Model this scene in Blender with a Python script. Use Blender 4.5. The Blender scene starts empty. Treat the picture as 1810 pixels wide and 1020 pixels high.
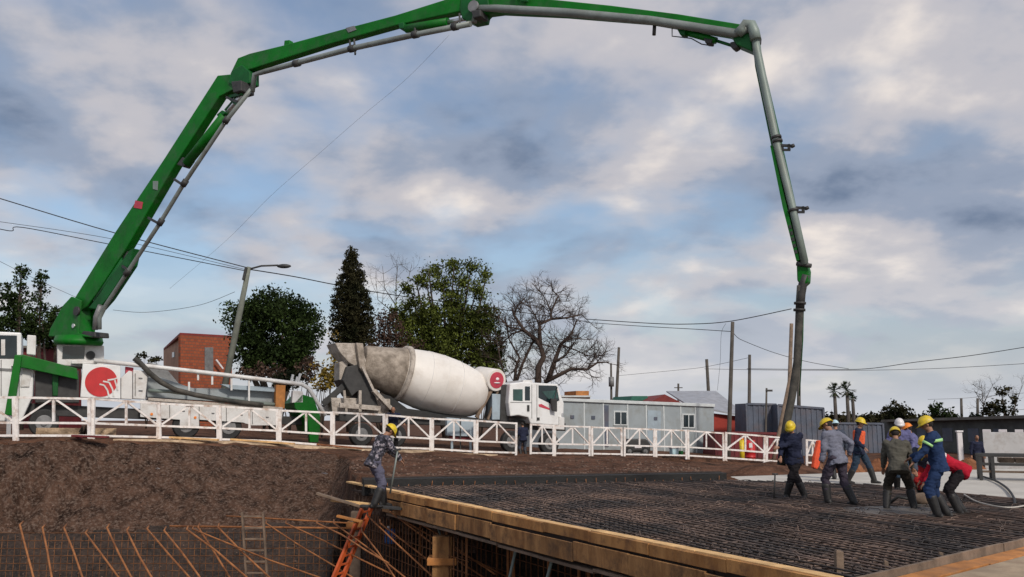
import bpy, bmesh, math, random
from mathutils import Vector, Matrix, noise
random.seed(11)
SC = bpy.context.scene
COL = SC.collection
R = math.radians

# ------------------------------------------------------------------ camera
F = 1600.0; HOR = 742.0; CAMZ = 1.72
PITCH = math.atan((HOR - 510) / F)
CT, ST = math.cos(PITCH), math.sin(PITCH)
cam = bpy.data.cameras.new('camera'); cam_o = bpy.data.objects.new('camera', cam); COL.objects.link(cam_o)
cam.sensor_width = 36; cam.lens = 36 * F / 1810; cam.clip_end = 6000; cam.clip_start = .1
cam_o.location = (0, 0, CAMZ); cam_o.rotation_euler = (math.pi / 2 + PITCH, 0, 0)
SC.camera = cam_o

# ------------------------------------------------------------------ light
SUN_EL, SUN_AZ = R(38), R(152)          # azimuth clockwise from +Y (camera looks along +Y)
sl = bpy.data.lights.new('sun', 'SUN'); sl.energy = 2.5; sl.angle = R(7); sl.color = (1, .93, .84)
so = bpy.data.objects.new('sun', sl); COL.objects.link(so)
sd = Vector((math.sin(SUN_AZ) * math.cos(SUN_EL), math.cos(SUN_AZ) * math.cos(SUN_EL), math.sin(SUN_EL)))
so.rotation_euler = sd.to_track_quat('Z', 'Y').to_euler()
SC.view_settings.view_transform = 'Standard'; SC.view_settings.look = 'None'
SC.view_settings.exposure = 0.0; SC.view_settings.gamma = 1

def build_world():
    w = bpy.data.worlds.new('World'); SC.world = w; w.use_nodes = True
    nt = w.node_tree; N = nt.nodes; L = nt.links; N.clear()
    def mth(op, a, b=None, c=None):
        n = N.new('ShaderNodeMath'); n.operation = op
        for i, x in enumerate((a, b, c)):
            if x is None: continue
            if isinstance(x, (int, float)): n.inputs[i].default_value = x
            else: L.new(x, n.inputs[i])
        return n.outputs[0]
    tc = N.new('ShaderNodeTexCoord'); sp = N.new('ShaderNodeSeparateXYZ'); L.new(tc.outputs['Generated'], sp.inputs[0])
    zz = mth('ADD', mth('MAXIMUM', sp.outputs[2], 0.0), 0.30)
    cb = N.new('ShaderNodeCombineXYZ')
    L.new(mth('DIVIDE', sp.outputs[0], zz), cb.inputs[0]); L.new(mth('DIVIDE', sp.outputs[1], zz), cb.inputs[1])
    cb.inputs[2].default_value = 3.7
    def nz(scale, det, rough, dist, off):
        m = N.new('ShaderNodeMapping'); m.inputs['Location'].default_value = off; L.new(cb.outputs[0], m.inputs[0])
        n = N.new('ShaderNodeTexNoise'); n.inputs['Scale'].default_value = scale; n.inputs['Detail'].default_value = det
        n.inputs['Roughness'].default_value = rough; n.inputs['Distortion'].default_value = dist
        L.new(m.outputs[0], n.inputs['Vector']); return n.outputs[0]
    def ramp(fac, stops):
        r = N.new('ShaderNodeValToRGB'); L.new(fac, r.inputs[0]); e = r.color_ramp
        e.interpolation = 'EASE'
        while len(e.elements) < len(stops): e.elements.new(.5)
        for el, (p, c) in zip(e.elements, stops): el.position = p; el.color = (*c, 1)
        return r.outputs[0]
    cover = nz(2.3, 5, .50, .15, (5.3, 1.9, 0))
    shade = nz(2.7, 6, .52, .1, (9.1, 4.4, 0))
    sky = N.new('ShaderNodeTexSky'); sky.sky_type = 'NISHITA'; sky.sun_disc = False
    sky.sun_elevation = SUN_EL; sky.sun_rotation = SUN_AZ; sky.air_density = 1.0; sky.dust_density = 2.0
    b1 = N.new('ShaderNodeBackground'); L.new(sky.outputs[0], b1.inputs[0]); b1.inputs[1].default_value = .13
    ccol = ramp(shade, [(.28, (.15, .205, .31)), (.43, (.31, .365, .475)), (.55, (.54, .53, .57)), (.70, (.88, .80, .74))])
    # clouds paler close to the horizon
    hz = N.new('ShaderNodeMapRange'); L.new(sp.outputs[2], hz.inputs[0])
    hz.inputs[1].default_value = 0.0; hz.inputs[2].default_value = .20; hz.inputs[3].default_value = .85; hz.inputs[4].default_value = 0.0
    mx = N.new('ShaderNodeMixRGB'); L.new(hz.outputs[0], mx.inputs[0]); L.new(ccol, mx.inputs[1]); mx.inputs[2].default_value = (.62, .64, .68, 1)
    b2 = N.new('ShaderNodeBackground'); L.new(mx.outputs[0], b2.inputs[0]); b2.inputs[1].default_value = 1.0
    cov = ramp(cover, [(.30, (.0,) * 3), (.56, (1,) * 3)])
    cv = mth('MAXIMUM', cov, mth('MULTIPLY', hz.outputs[0], 1.25)); ms = N.new('ShaderNodeMixShader'); L.new(cv, ms.inputs[0]); L.new(b1.outputs[0], ms.inputs[1]); L.new(b2.outputs[0], ms.inputs[2])
    out = N.new('ShaderNodeOutputWorld'); L.new(ms.outputs[0], out.inputs[0])
build_world()

# ------------------------------------------------------------------ helpers
def ray(px, py):
    xc, yc = (px - 905) / F, (510 - py) / F
    return Vector((xc, CT - yc * ST, ST + yc * CT))
CP = Vector((0, 0, CAMZ))
def at(px, py, Y):
    d = ray(px, py); return CP + d * (Y / d.y)
def onz(px, py, z=0.0):
    d = ray(px, py); return CP + d * ((z - CAMZ) / d.z)
def interp(tab, x):
    if x <= tab[0][0]: return tab[0][1]
    for (a, va), (b, vb) in zip(tab, tab[1:]):
        if x <= b: return va + (vb - va) * (x - a) / (b - a)
    return tab[-1][1]
def mpp(D): return D / F        # metres per photo pixel at distance D

class PL:
    """vertical working plane: u along it, v away from the camera, z up (world z)"""
    def __init__(s, pxa, Da, pxb, Db):
        a, b = at(pxa, HOR, Da), at(pxb, HOR, Db)
        s.o = Vector((a.x, a.y, 0)); d = Vector((b.x - a.x, b.y - a.y, 0)); s.len = d.length
        s.u = d.normalized(); s.v = Vector((-s.u.y, s.u.x, 0))
    def w(s, p): return s.o + s.u * p[0] + s.v * p[1] + Vector((0, 0, p[2]))
    def hit(s, px, py, v=0.0):
        d = ray(px, py); o = s.o + s.v * v
        t = (o - CP).dot(s.v) / d.dot(s.v); p = CP + d * t
        return ((p - s.o).dot(s.u), p.z)
    def p3(s, px, py, v=0.0):
        u, z = s.hit(px, py, v); return Vector((u, v, z))
    def inv(s, p):
        q = Vector(p) - s.o; return Vector((q.dot(s.u), q.dot(s.v), q.z))

class MB:
    def __init__(s): s.v = []; s.f = []; s.m = []; s.s = []
    def add(s, vs, fs, mi=0, sm=False):
        b = len(s.v); s.v += [Vector(x) for x in vs]
        for f in fs: s.f.append([b + i for i in f]); s.m.append(mi); s.s.append(sm)
        return s
    def box(s, x0, x1, y0, y1, z0, z1, mi=0):
        vs = [(x, y, z) for z in (z0, z1) for y in (y0, y1) for x in (x0, x1)]
        return s.add(vs, [(0, 2, 3, 1), (4, 5, 7, 6), (0, 1, 5, 4), (2, 6, 7, 3), (0, 4, 6, 2), (1, 3, 7, 5)], mi)
    def prism(s, poly, v0, v1, mi=0):
        n = len(poly); vs = [(u, v0, z) for u, z in poly] + [(u, v1, z) for u, z in poly]
        fs = [list(range(n)), list(range(2 * n - 1, n - 1, -1))] + [(i, i + n, (i + 1) % n + n, (i + 1) % n) for i in range(n)]
        return s.add(vs, fs, mi)
    def slab(s, poly, z0, z1, mi=0):
        n = len(poly); vs = [(x, y, z0) for x, y in poly] + [(x, y, z1) for x, y in poly]
        fs = [list(range(n - 1, -1, -1)), list(range(n, 2 * n))] + [(i, (i + 1) % n, (i + 1) % n + n, i + n) for i in range(n)]
        return s.add(vs, fs, mi)
    def bar(s, p, q, w, h, mi=0, up=(0, 0, 1)):
        p, q = Vector(p), Vector(q); d = (q - p).normalized(); up = Vector(up)
        if abs(d.dot(up)) > .97: up = Vector((0, 1, 0))
        a = d.cross(up).normalized(); b = a.cross(d).normalized(); a *= w / 2; b *= h / 2
        vs = [p - a - b, p + a - b, p + a + b, p - a + b, q - a - b, q + a - b, q + a + b, q - a + b]
        return s.add(vs, [(3, 2, 1, 0), (4, 5, 6, 7), (0, 1, 5, 4), (1, 2, 6, 5), (2, 3, 7, 6), (3, 0, 4, 7)], mi)
    def tube(s, p, q, r0, r1=None, n=10, mi=0, caps=True):
        return s.path([p, q], [r0, r0 if r1 is None else r1], n, mi, caps)
    def path(s, pts, r, n=8, mi=0, caps=True):
        pts = [Vector(p) for p in pts]; k = len(pts)
        rs = r if isinstance(r, (list, tuple)) else [r] * k
        vs = []; prev = None
        for i in range(k):
            t = (pts[min(i + 1, k - 1)] - pts[max(i - 1, 0)]).normalized()
            if prev is None:
                a = t.cross(Vector((0, 0, 1)))
                if a.length < .1: a = t.cross(Vector((0, 1, 0)))
            else: a = prev - t * prev.dot(t)
            a.normalize(); prev = a; b = t.cross(a)
            vs += [pts[i] + (a * math.cos(j * 2 * math.pi / n) + b * math.sin(j * 2 * math.pi / n)) * rs[i] for j in range(n)]
        fs = [(i * n + j, i * n + (j + 1) % n, (i + 1) * n + (j + 1) % n, (i + 1) * n + j) for i in range(k - 1) for j in range(n)]
        s.add(vs, fs, mi, True)
        if caps:
            b = len(s.v) - len(vs)
            s.f.append([b + j for j in range(n - 1, -1, -1)]); s.m.append(mi); s.s.append(False)
            s.f.append([b + (k - 1) * n + j for j in range(n)]); s.m.append(mi); s.s.append(False)
        return s
    def lathe(s, o, axis, prof, n=24, mi=0, cap=True):
        axis = Vector(axis).normalized(); o = Vector(o)
        return s.path([o + axis * t for t, r in prof], [max(r, .0005) for t, r in prof], n, mi, cap)
    def ell(s, c, r, n=12, m=8, mi=0, rot=None, half=False):
        c = Vector(c); vs = []; fs = []
        mm = m
        for i in range(mm + 1):
            ph = (math.pi / 2 if half else math.pi) * i / mm
            for j in range(n):
                th = 2 * math.pi * j / n
                p = Vector((r[0] * math.sin(ph) * math.cos(th), r[1] * math.sin(ph) * math.sin(th), r[2] * math.cos(ph)))
                if rot: p = rot @ p
                vs.append(c + p)
        for i in range(mm):
            for j in range(n): fs.append((i * n + j, (i + 1) * n + j, (i + 1) * n + (j + 1) % n, i * n + (j + 1) % n))
        return s.add(vs, fs, mi, True)
    def loft(s, rings, mi=0):
        """rings: (centre, side vector, front vector)"""
        n = 16; vs = []
        for c, a, b in rings:
            vs += [Vector(c) + Vector(a) * math.cos(j * 2 * math.pi / n) + Vector(b) * math.sin(j * 2 * math.pi / n) for j in range(n)]
        k = len(rings)
        fs = [(i * n + j, i * n + (j + 1) % n, (i + 1) * n + (j + 1) % n, (i + 1) * n + j) for i in range(k - 1) for j in range(n)]
        fs += [list(range(n - 1, -1, -1)), [(k - 1) * n + j for j in range(n)]]
        return s.add(vs, fs, mi, True)
    def build(s, name, mats, parent=None, pl=None, bevel=0, fix=True):
        if not isinstance(mats, (list, tuple)): mats = [mats]
        off = wloc(parent) if parent else Vector((0, 0, 0))
        vs = [(pl.w(p) if pl else p) - off for p in s.v]
        me = bpy.data.meshes.new(name); me.from_pydata(vs, [], s.f)
        for m in mats: me.materials.append(m)
        me.polygons.foreach_set('material_index', s.m); me.polygons.foreach_set('use_smooth', s.s)
        if fix:
            bm = bmesh.new(); bm.from_mesh(me); bmesh.ops.remove_doubles(bm, verts=bm.verts, dist=1e-5)
            bmesh.ops.recalc_face_normals(bm, faces=bm.faces); bm.to_mesh(me); bm.free()
        me.update()
        o = bpy.data.objects.new(name, me); COL.objects.link(o)
        if parent: o.parent = parent
        if bevel:
            b = o.modifiers.new('bevel', 'BEVEL'); b.width = bevel; b.segments = 2; b.limit_method = 'ANGLE'; b.angle_limit = R(40)
        return o
def wloc(o):
    l = Vector((0, 0, 0))
    while o is not None: l += o.location; o = o.parent
    return l
def tag(o, label, cat=None, group=None):
    o['label'] = label
    if cat: o['category'] = cat
    if group: o['group'] = group
    return o
def thing(name, label, cat, loc=(0, 0, 0), group=None):
    o = bpy.data.objects.new(name, None); COL.objects.link(o); o.location = loc; o.empty_display_size = .3
    return tag(o, label, cat, group)
def structure(o): o['kind'] = 'structure'; return o
def stuff(o): o['kind'] = 'stuff'; return o
ORD = ['first', 'second', 'third', 'fourth', 'fifth', 'sixth', 'seventh', 'eighth', 'ninth', 'tenth', 'eleventh', 'twelfth',
       'thirteenth', 'fourteenth', 'fifteenth', 'sixteenth', 'seventeenth', 'eighteenth', 'nineteenth', 'twentieth', 'twenty-first', 'twenty-second']

# ------------------------------------------------------------------ materials
def mat(name, col, rough=.8, var=.22, scale=4.0, bump=0.0, bscale=None, metal=0.0, col2=None, stretch=(1, 1, 1),
        detail=6, lo=.35, hi=.65, island=0.0, spec=.5, coat=0.0, dirt=None, dirtamt=0.0, dscale=1.3):
    m = bpy.data.materials.new(name); m.use_nodes = True
    nt = m.node_tree; N, L = nt.nodes, nt.links; bs = N['Principled BSDF']
    bs.inputs['Roughness'].default_value = rough; bs.inputs['Metallic'].default_value = metal
    bs.inputs['Specular IOR Level'].default_value = spec; bs.inputs['Coat Weight'].default_value = coat
    tc = N.new('ShaderNodeTexCoord'); mp = N.new('ShaderNodeMapping'); mp.inputs['Scale'].default_value = stretch
    L.new(tc.outputs['Object'], mp.inputs[0])
    nz = N.new('ShaderNodeTexNoise'); nz.inputs['Scale'].default_value = scale; nz.inputs['Detail'].default_value = detail
    nz.inputs['Roughness'].default_value = .65
    L.new(mp.outputs[0], nz.inputs['Vector'])
    rp = N.new('ShaderNodeValToRGB'); L.new(nz.outputs[0], rp.inputs[0])
    c1 = [c * (1 - var) for c in col]; c2 = list(col2) if col2 else [min(1, c * (1 + var)) for c in col]
    rp.color_ramp.elements[0].position = lo; rp.color_ramp.elements[0].color = (*c1, 1)
    rp.color_ramp.elements[1].position = hi; rp.color_ramp.elements[1].color = (*c2, 1)
    out = rp.outputs[0]
    if island:
        g = N.new('ShaderNodeNewGeometry'); mr = N.new('ShaderNodeMapRange'); L.new(g.outputs['Random Per Island'], mr.inputs[0])
        mr.inputs[3].default_value = 1 - island; mr.inputs[4].default_value = 1 + island
        vm = N.new('ShaderNodeVectorMath'); vm.operation = 'SCALE'; L.new(out, vm.inputs[0]); L.new(mr.outputs[0], vm.inputs['Scale'])
        out = vm.outputs[0]
    if dirt:
        n2 = N.new('ShaderNodeTexNoise'); n2.inputs['Scale'].default_value = dscale; n2.inputs['Detail'].default_value = 8
        n2.inputs['Roughness'].default_value = .7; L.new(tc.outputs['Object'], n2.inputs['Vector'])
        r2 = N.new('ShaderNodeValToRGB'); L.new(n2.outputs[0], r2.inputs[0])
        r2.color_ramp.elements[0].position = .48; r2.color_ramp.elements[0].color = (0, 0, 0, 1)
        r2.color_ramp.elements[1].position = .66; r2.color_ramp.elements[1].color = (dirtamt,) * 3 + (1,)
        mx = N.new('ShaderNodeMixRGB'); L.new(r2.outputs[0], mx.inputs[0]); L.new(out, mx.inputs[1]); mx.inputs[2].default_value = (*dirt, 1)
        out = mx.outputs[0]
    L.new(out, bs.inputs['Base Color'])
    if bump:
        nb = N.new('ShaderNodeTexNoise'); nb.inputs['Scale'].default_value = bscale or scale * 3; nb.inputs['Detail'].default_value = 5
        L.new(mp.outputs[0], nb.inputs['Vector'])
        bp = N.new('ShaderNodeBump'); bp.inputs['Strength'].default_value = 1; bp.inputs['Distance'].default_value = bump
        L.new(nb.outputs[0], bp.inputs['Height']); L.new(bp.outputs[0], bs.inputs['Normal'])
    return m
BR = (.10, .06, .035)
M = dict(
    soil=mat('soil', (.036, .018, .011), .95, .5, 1.1, .10, 6, col2=(.165, .080, .050), lo=.3, hi=.7, dirt=(.14, .09, .06), dirtamt=.5, dscale=9, spec=.1),
    pit=mat('cut_soil', (.018, .010, .007), .95, .5, 1.0, .07, 5, col2=(.100, .056, .038), stretch=(2.6, 2.6, .38), lo=.32, hi=.66, dirt=(.20, .145, .115), dirtamt=.7, dscale=11, spec=.1),
    pitshade=mat('shaded_soil', (.010, .006, .004), .9, .4, 1.5, .10, 5, col2=(.045, .026, .017), dirt=(.09, .06, .045), dirtamt=.4, dscale=12),  # darkened soil colour, paints in the shade behind the rebar cage
    clay=mat('red_clay', (.20, .075, .035), .95, .4, 2, .08, 7, col2=(.32, .14, .07), spec=.2),
    sand=mat('pale_sand', (.42, .29, .18), .95, .3, 2.5, .04, 12, col2=(.60, .44, .29), dirt=(.16, .10, .06), dirtamt=.8, spec=.2),
    green=mat('green_paint', (.001, .125, .006), .5, .25, .9, dirt=(.045, .095, .045), dirtamt=.55, dscale=1.6, spec=.25, bump=.004, bscale=1.5),
    dkgreen=mat('dark_green_paint', (.003, .085, .014), .5, .25, 1.5, spec=.3),
    white=mat('white_paint', (.66, .65, .63), .5, .07, 1.2, dirt=(.36, .29, .23), dirtamt=.55, dscale=1.6),
    cabw=mat('cab_white', (.76, .76, .75), .4, .04, 1.2, dirt=(.50, .46, .42), dirtamt=.35, dscale=1.6),
    fence=mat('fence_white', (.80, .76, .73), .6, .08, 3, dirt=(.40, .26, .18), dirtamt=.9, dscale=2.6),
    drum=mat('drum_white', (.74, .70, .65), .55, .07, .7, dirt=(.52, .45, .37), dirtamt=.4, dscale=1.1, bump=.006, bscale=3),
    drumdirt=mat('cement_stain', (.25, .205, .16), .9, .3, 3, .02, 12, col2=(.40, .34, .28)),
    cement=mat('cement_crust', (.42, .36, .30), .95, .3, 4, .03, 15, col2=(.54, .48, .42)),
    steel=mat('dull_steel', (.20, .20, .20), .55, .25, 3, metal=.3),
    pipe=mat('grey_pipe', (.20, .225, .21), .5, .2, 1.2, metal=.15, dirt=(.10, .09, .07), dirtamt=.6),
    palepipe=mat('pale_pipe', (.20, .245, .22), .5, .15, 1.2, metal=.1, dirt=(.20, .20, .17), dirtamt=.6),
    chrome=mat('pale_rod', (.55, .55, .55), .3, .1, 3, metal=.7),
    black=mat('black_rubber', (.018, .018, .018), .7, .3, 6, .003, 40),
    hose=mat('worn_hose', (.030, .030, .026), .75, .4, 3, .004, 20, col2=(.095, .085, .07)),
    dark=mat('dark_metal', (.035, .034, .033), .6, .3, 4),
    glass=mat('cab_glass', (.010, .020, .024), .08, .3, 2, spec=.7),
    gglass=mat('green_glass', (.02, .07, .06), .08, .3, 2, spec=.8),
    red=mat('red_paint', (.50, .018, .02), .5, .12, 2),
    redw=mat('faded_red', (.50, .05, .08), .6, .15, 2),
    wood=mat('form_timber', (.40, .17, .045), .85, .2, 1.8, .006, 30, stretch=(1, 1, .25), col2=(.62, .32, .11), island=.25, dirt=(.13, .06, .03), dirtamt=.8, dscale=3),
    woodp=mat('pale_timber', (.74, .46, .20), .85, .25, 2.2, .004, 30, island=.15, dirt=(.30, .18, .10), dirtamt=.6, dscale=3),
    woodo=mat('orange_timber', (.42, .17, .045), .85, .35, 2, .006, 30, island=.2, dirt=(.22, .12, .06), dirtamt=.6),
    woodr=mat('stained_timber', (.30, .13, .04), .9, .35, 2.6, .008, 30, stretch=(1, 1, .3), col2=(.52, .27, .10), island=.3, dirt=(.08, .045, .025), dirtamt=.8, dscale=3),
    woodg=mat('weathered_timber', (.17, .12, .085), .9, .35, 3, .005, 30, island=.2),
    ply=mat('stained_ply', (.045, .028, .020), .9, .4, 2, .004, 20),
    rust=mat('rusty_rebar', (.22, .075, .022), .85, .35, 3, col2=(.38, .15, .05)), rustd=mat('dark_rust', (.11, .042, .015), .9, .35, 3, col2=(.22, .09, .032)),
    rebar=mat('dark_rebar', (.068, .056, .052), .7, .35, .5, col2=(.21, .135, .100), lo=.42, hi=.66, island=.55),
    conc=mat('pale_concrete', (.50, .47, .42), .85, .12, .6, .004, 30, dirt=(.38, .34, .30), dirtamt=.6, dscale=.7),
    wetconc=mat('wet_concrete', (.10, .085, .072), .55, .3, 3, .03, 10),
    sandconc=mat('sandy_concrete', (.36, .27, .18), .9, .25, 1.5, .008, 20, dirt=(.25, .17, .11), dirtamt=.8, dscale=2.2),
    upst=mat('black_membrane', (.008, .0075, .0075), .7, .4, 3, .01, 14),
    brick=None, bark=mat('bark', (.055, .040, .030), .95, .35, 4, .01, 20),
    barkred=mat('reddish_bark', (.055, .036, .028), .95, .35, 4, .01, 20),
    leafd=mat('dark_leaves', (.008, .018, .006), .8, .5, .5, island=.55, col2=(.036, .058, .014), spec=.1),
    leafo=mat('cypress_leaves', (.010, .018, .007), .8, .45, .45, island=.5, col2=(.042, .036, .016), spec=.1),
    leafm=mat('mid_leaves', (.026, .038, .006), .75, .4, .5, island=.5, col2=(.100, .122, .022), spec=.12),
    leafy=mat('yellow_weeds', (.15, .085, .012), .8, .4, 1.2, island=.4, col2=(.28, .20, .03), spec=.2),
    leafr=mat('dry_twigs', (.060, .036, .026), .9, .4, 1, island=.4, spec=.2),
    grass=mat('grass', (.05, .065, .02), .9, .4, 1, island=.4, spec=.2),
    pole=mat('pole_wood', (.075, .065, .055), .9, .3, 2, .005, 20),
    poleconc=mat('pole_concrete', (.16, .17, .14), .9, .2, 2),
    wire=mat('wire', (.02, .02, .022), .7, .1),
    office=mat('office_panel', (.30, .335, .35), .6, .08, .8, dirt=(.22, .22, .20), dirtamt=.6),
    officetrim=mat('office_trim', (.55, .58, .58), .6, .1, 2),
    bluegrey=mat('bluegrey_steel', (.085, .10, .135), .65, .2, 1, dirt=(.15, .10, .09), dirtamt=.4),
    redwall=mat('red_wall', (.30, .030, .018), .75, .2, 1.2),
    maroon=mat('maroon_steel', (.13, .015, .018), .7, .3, 1.3),
    roofred=mat('red_roof', (.20, .025, .020), .7, .2, 1.2),
    roofm=mat('metal_roof', (.33, .34, .37), .55, .12, 1.5, stretch=(1, 1, 1), metal=.1, dirt=(.22, .20, .20), dirtamt=.5),
    tan=mat('tan_wall', (.42, .25, .17), .9, .15, 1), teal=mat('green_sheet', (.02, .13, .09), .7, .15, 1),
    dull=mat('dull_wall', (.085, .09, .085), .9, .3, .8), dullroof=mat('dull_roof', (.16, .15, .13), .9, .25, .8),
    blue=mat('blue_plastic', (.02, .10, .32), .45, .15, 2), lblue=mat('pale_blue_panel', (.33, .40, .45), .6, .1, 1.5, dirt=(.25, .28, .30), dirtamt=.5),
    yellow=mat('yellow_plastic', (.70, .50, .012), .45, .08, 5, dirt=(.30, .24, .08), dirtamt=.8, dscale=9), orange=mat('orange_plastic', (.80, .22, .02), .45, .08, 5),
    whitep=mat('white_plastic', (.72, .68, .68), .4, .06, 5), bluep=mat('pale_helmet', (.45, .62, .68), .4, .06, 5),
    orred=mat('orange_red_cloth', (.75, .09, .03), .8, .15, 4, .01, 20),
    orladder=mat('orange_red_paint', (.48, .085, .02), .6, .25, 3),
    skin=mat('skin', (.30, .15, .09), .6, .12, 9), hair=mat('hair', (.015, .010, .008), .8, .3, 30), eye=mat('eye_dark', (.01, .008, .006), .3, .1),
    boot=mat('boots', (.014, .013, .013), .6, .3, 9), soilg=None)
def cloth(name, c, var=.18): return mat(name, c, .95, var, 5, .012, 16, spec=.15)

def brick_mat():
    m = bpy.data.materials.new('hollow_brick'); m.use_nodes = True; nt = m.node_tree; N, L = nt.nodes, nt.links; bs = N['Principled BSDF']
    tc = N.new('ShaderNodeTexCoord'); sp = N.new('ShaderNodeSeparateXYZ'); L.new(tc.outputs['Object'], sp.inputs[0])
    ad = N.new('ShaderNodeMath'); ad.operation = 'ADD'; L.new(sp.outputs[0], ad.inputs[0]); L.new(sp.outputs[1], ad.inputs[1])
    cb = N.new('ShaderNodeCombineXYZ'); L.new(ad.outputs[0], cb.inputs[0]); L.new(sp.outputs[2], cb.inputs[1])
    b = N.new('ShaderNodeTexBrick'); L.new(cb.outputs[0], b.inputs['Vector']); b.inputs['Scale'].default_value = 1
    b.inputs['Brick Width'].default_value = .40; b.inputs['Row Height'].default_value = .22; b.inputs['Mortar Size'].default_value = .025
    b.inputs['Color1'].default_value = (.36, .085, .030, 1); b.inputs['Color2'].default_value = (.24, .055, .024, 1); b.inputs['Mortar'].default_value = (.15, .07, .045, 1)
    L.new(b.outputs[0], bs.inputs['Base Color']); bs.inputs['Roughness'].default_value = .9
    return m
M['brick'] = brick_mat()

# ------------------------------------------------------------------ terrain
FB = [(0, 776), (160, 776), (280, 778), (490, 785), (586, 793), (760, 798), (838, 803), (912, 805), (1042, 806), (1156, 808), (1213, 809), (1279, 813), (1351, 818), (1445, 822)]
FT = [(0, 699), (158, 702), (280, 711), (385, 716), (490, 723), (586, 727), (675, 731), (760, 738), (838, 742), (912, 747), (978, 751), (1042, 753), (1099, 755), (1156, 757), (1213, 759), (1279, 764), (1351, 770), (1385, 773), (1445, 778)]
FD = [(0, 29.5), (160, 30.5), (280, 32.5), (490, 34.5), (590, 35.5), (840, 38), (1060, 43), (1350, 47.5), (1445, 48.5)]
def fbase(px): return at(px, interp(FB, px), interp(FD, px))
ftab = [fbase(p) for p in range(0, 1446, 85)]
ZF = [(-60, 1.3)] + [(p.x, p.z) for p in ftab] + [(30, -.75), (80, -.75)]
YF = [(-60, 27.5)] + [(p.x, p.y) for p in ftab] + [(30, 50), (80, 52)]
# slab outline (world xy)
A0 = onz(612, 852, .06); C0 = onz(1478, 1026, .06)           # the long timber edge
U0 = onz(684, 862); U1 = onz(1285, 850)                      # foot of the black upstand
K1 = onz(1540, 858); K2 = onz(1810, 884)
R2 = onz(1812, 957)
def vadd(a, b, t): return a + (b - a) * t
K3 = vadd(K1, K2, 1.7); R3 = vadd(C0, R2, 2.2)
ED = [(-80, 27.2), (-17, 28.4), (-12, 31.2), (-8.5, 33.0), (-6.2, 33.0), (-5.4, 31.0), (-4.9, 27.5), (A0.x + .1, A0.y + .55), (U0.x, U0.y + .55), (U1.x, U1.y + .6), (K1.x, K1.y - .5), (60, 22)]
def gz(x, y, rough=True):
    z = interp(ZF, x); yf = interp(YF, x); e = interp(ED, x)
    if x > -7 and y < yf:
        k = min(1, max(0, (x + 7) / 3)); t = min(1, max(0, (y - e) / max(.5, yf - e)))
        tgt = .20 if x < 6.2 else (-.45)
        if 5.6 < x < 8: tgt = .20 + (-.65) * min(1, (x - 5.6) / 2.4)
        z = z + (tgt - z) * k * (1 - t)
    if y > 60: z += (-.55 - z) * min(1, (y - 60) / 60)
    if x > 7 and y < yf: z -= .15 * max(0, min(1, (y - e) / 4))
    if rough:
        a = .05 if y > yf + 1.5 else .11
        if y < 90: z += noise.noise(Vector((x * .7, y * .7, 1))) * a + noise.noise(Vector((x * 2.3, y * 2.3, 5))) * a * .6
    # low spoil heaps
    for cx, cy, r, h in ((9.3, 34, 1.5, .55), (11.3, 38, 1.8, .5), (-1.0, 30.5, 2.2, .10), (14.5, 41, 1.6, .5)):
        d = math.hypot(x - cx, y - cy) / r
        if d < 2.5: z += h * math.exp(-d * d)
    return z
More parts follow.
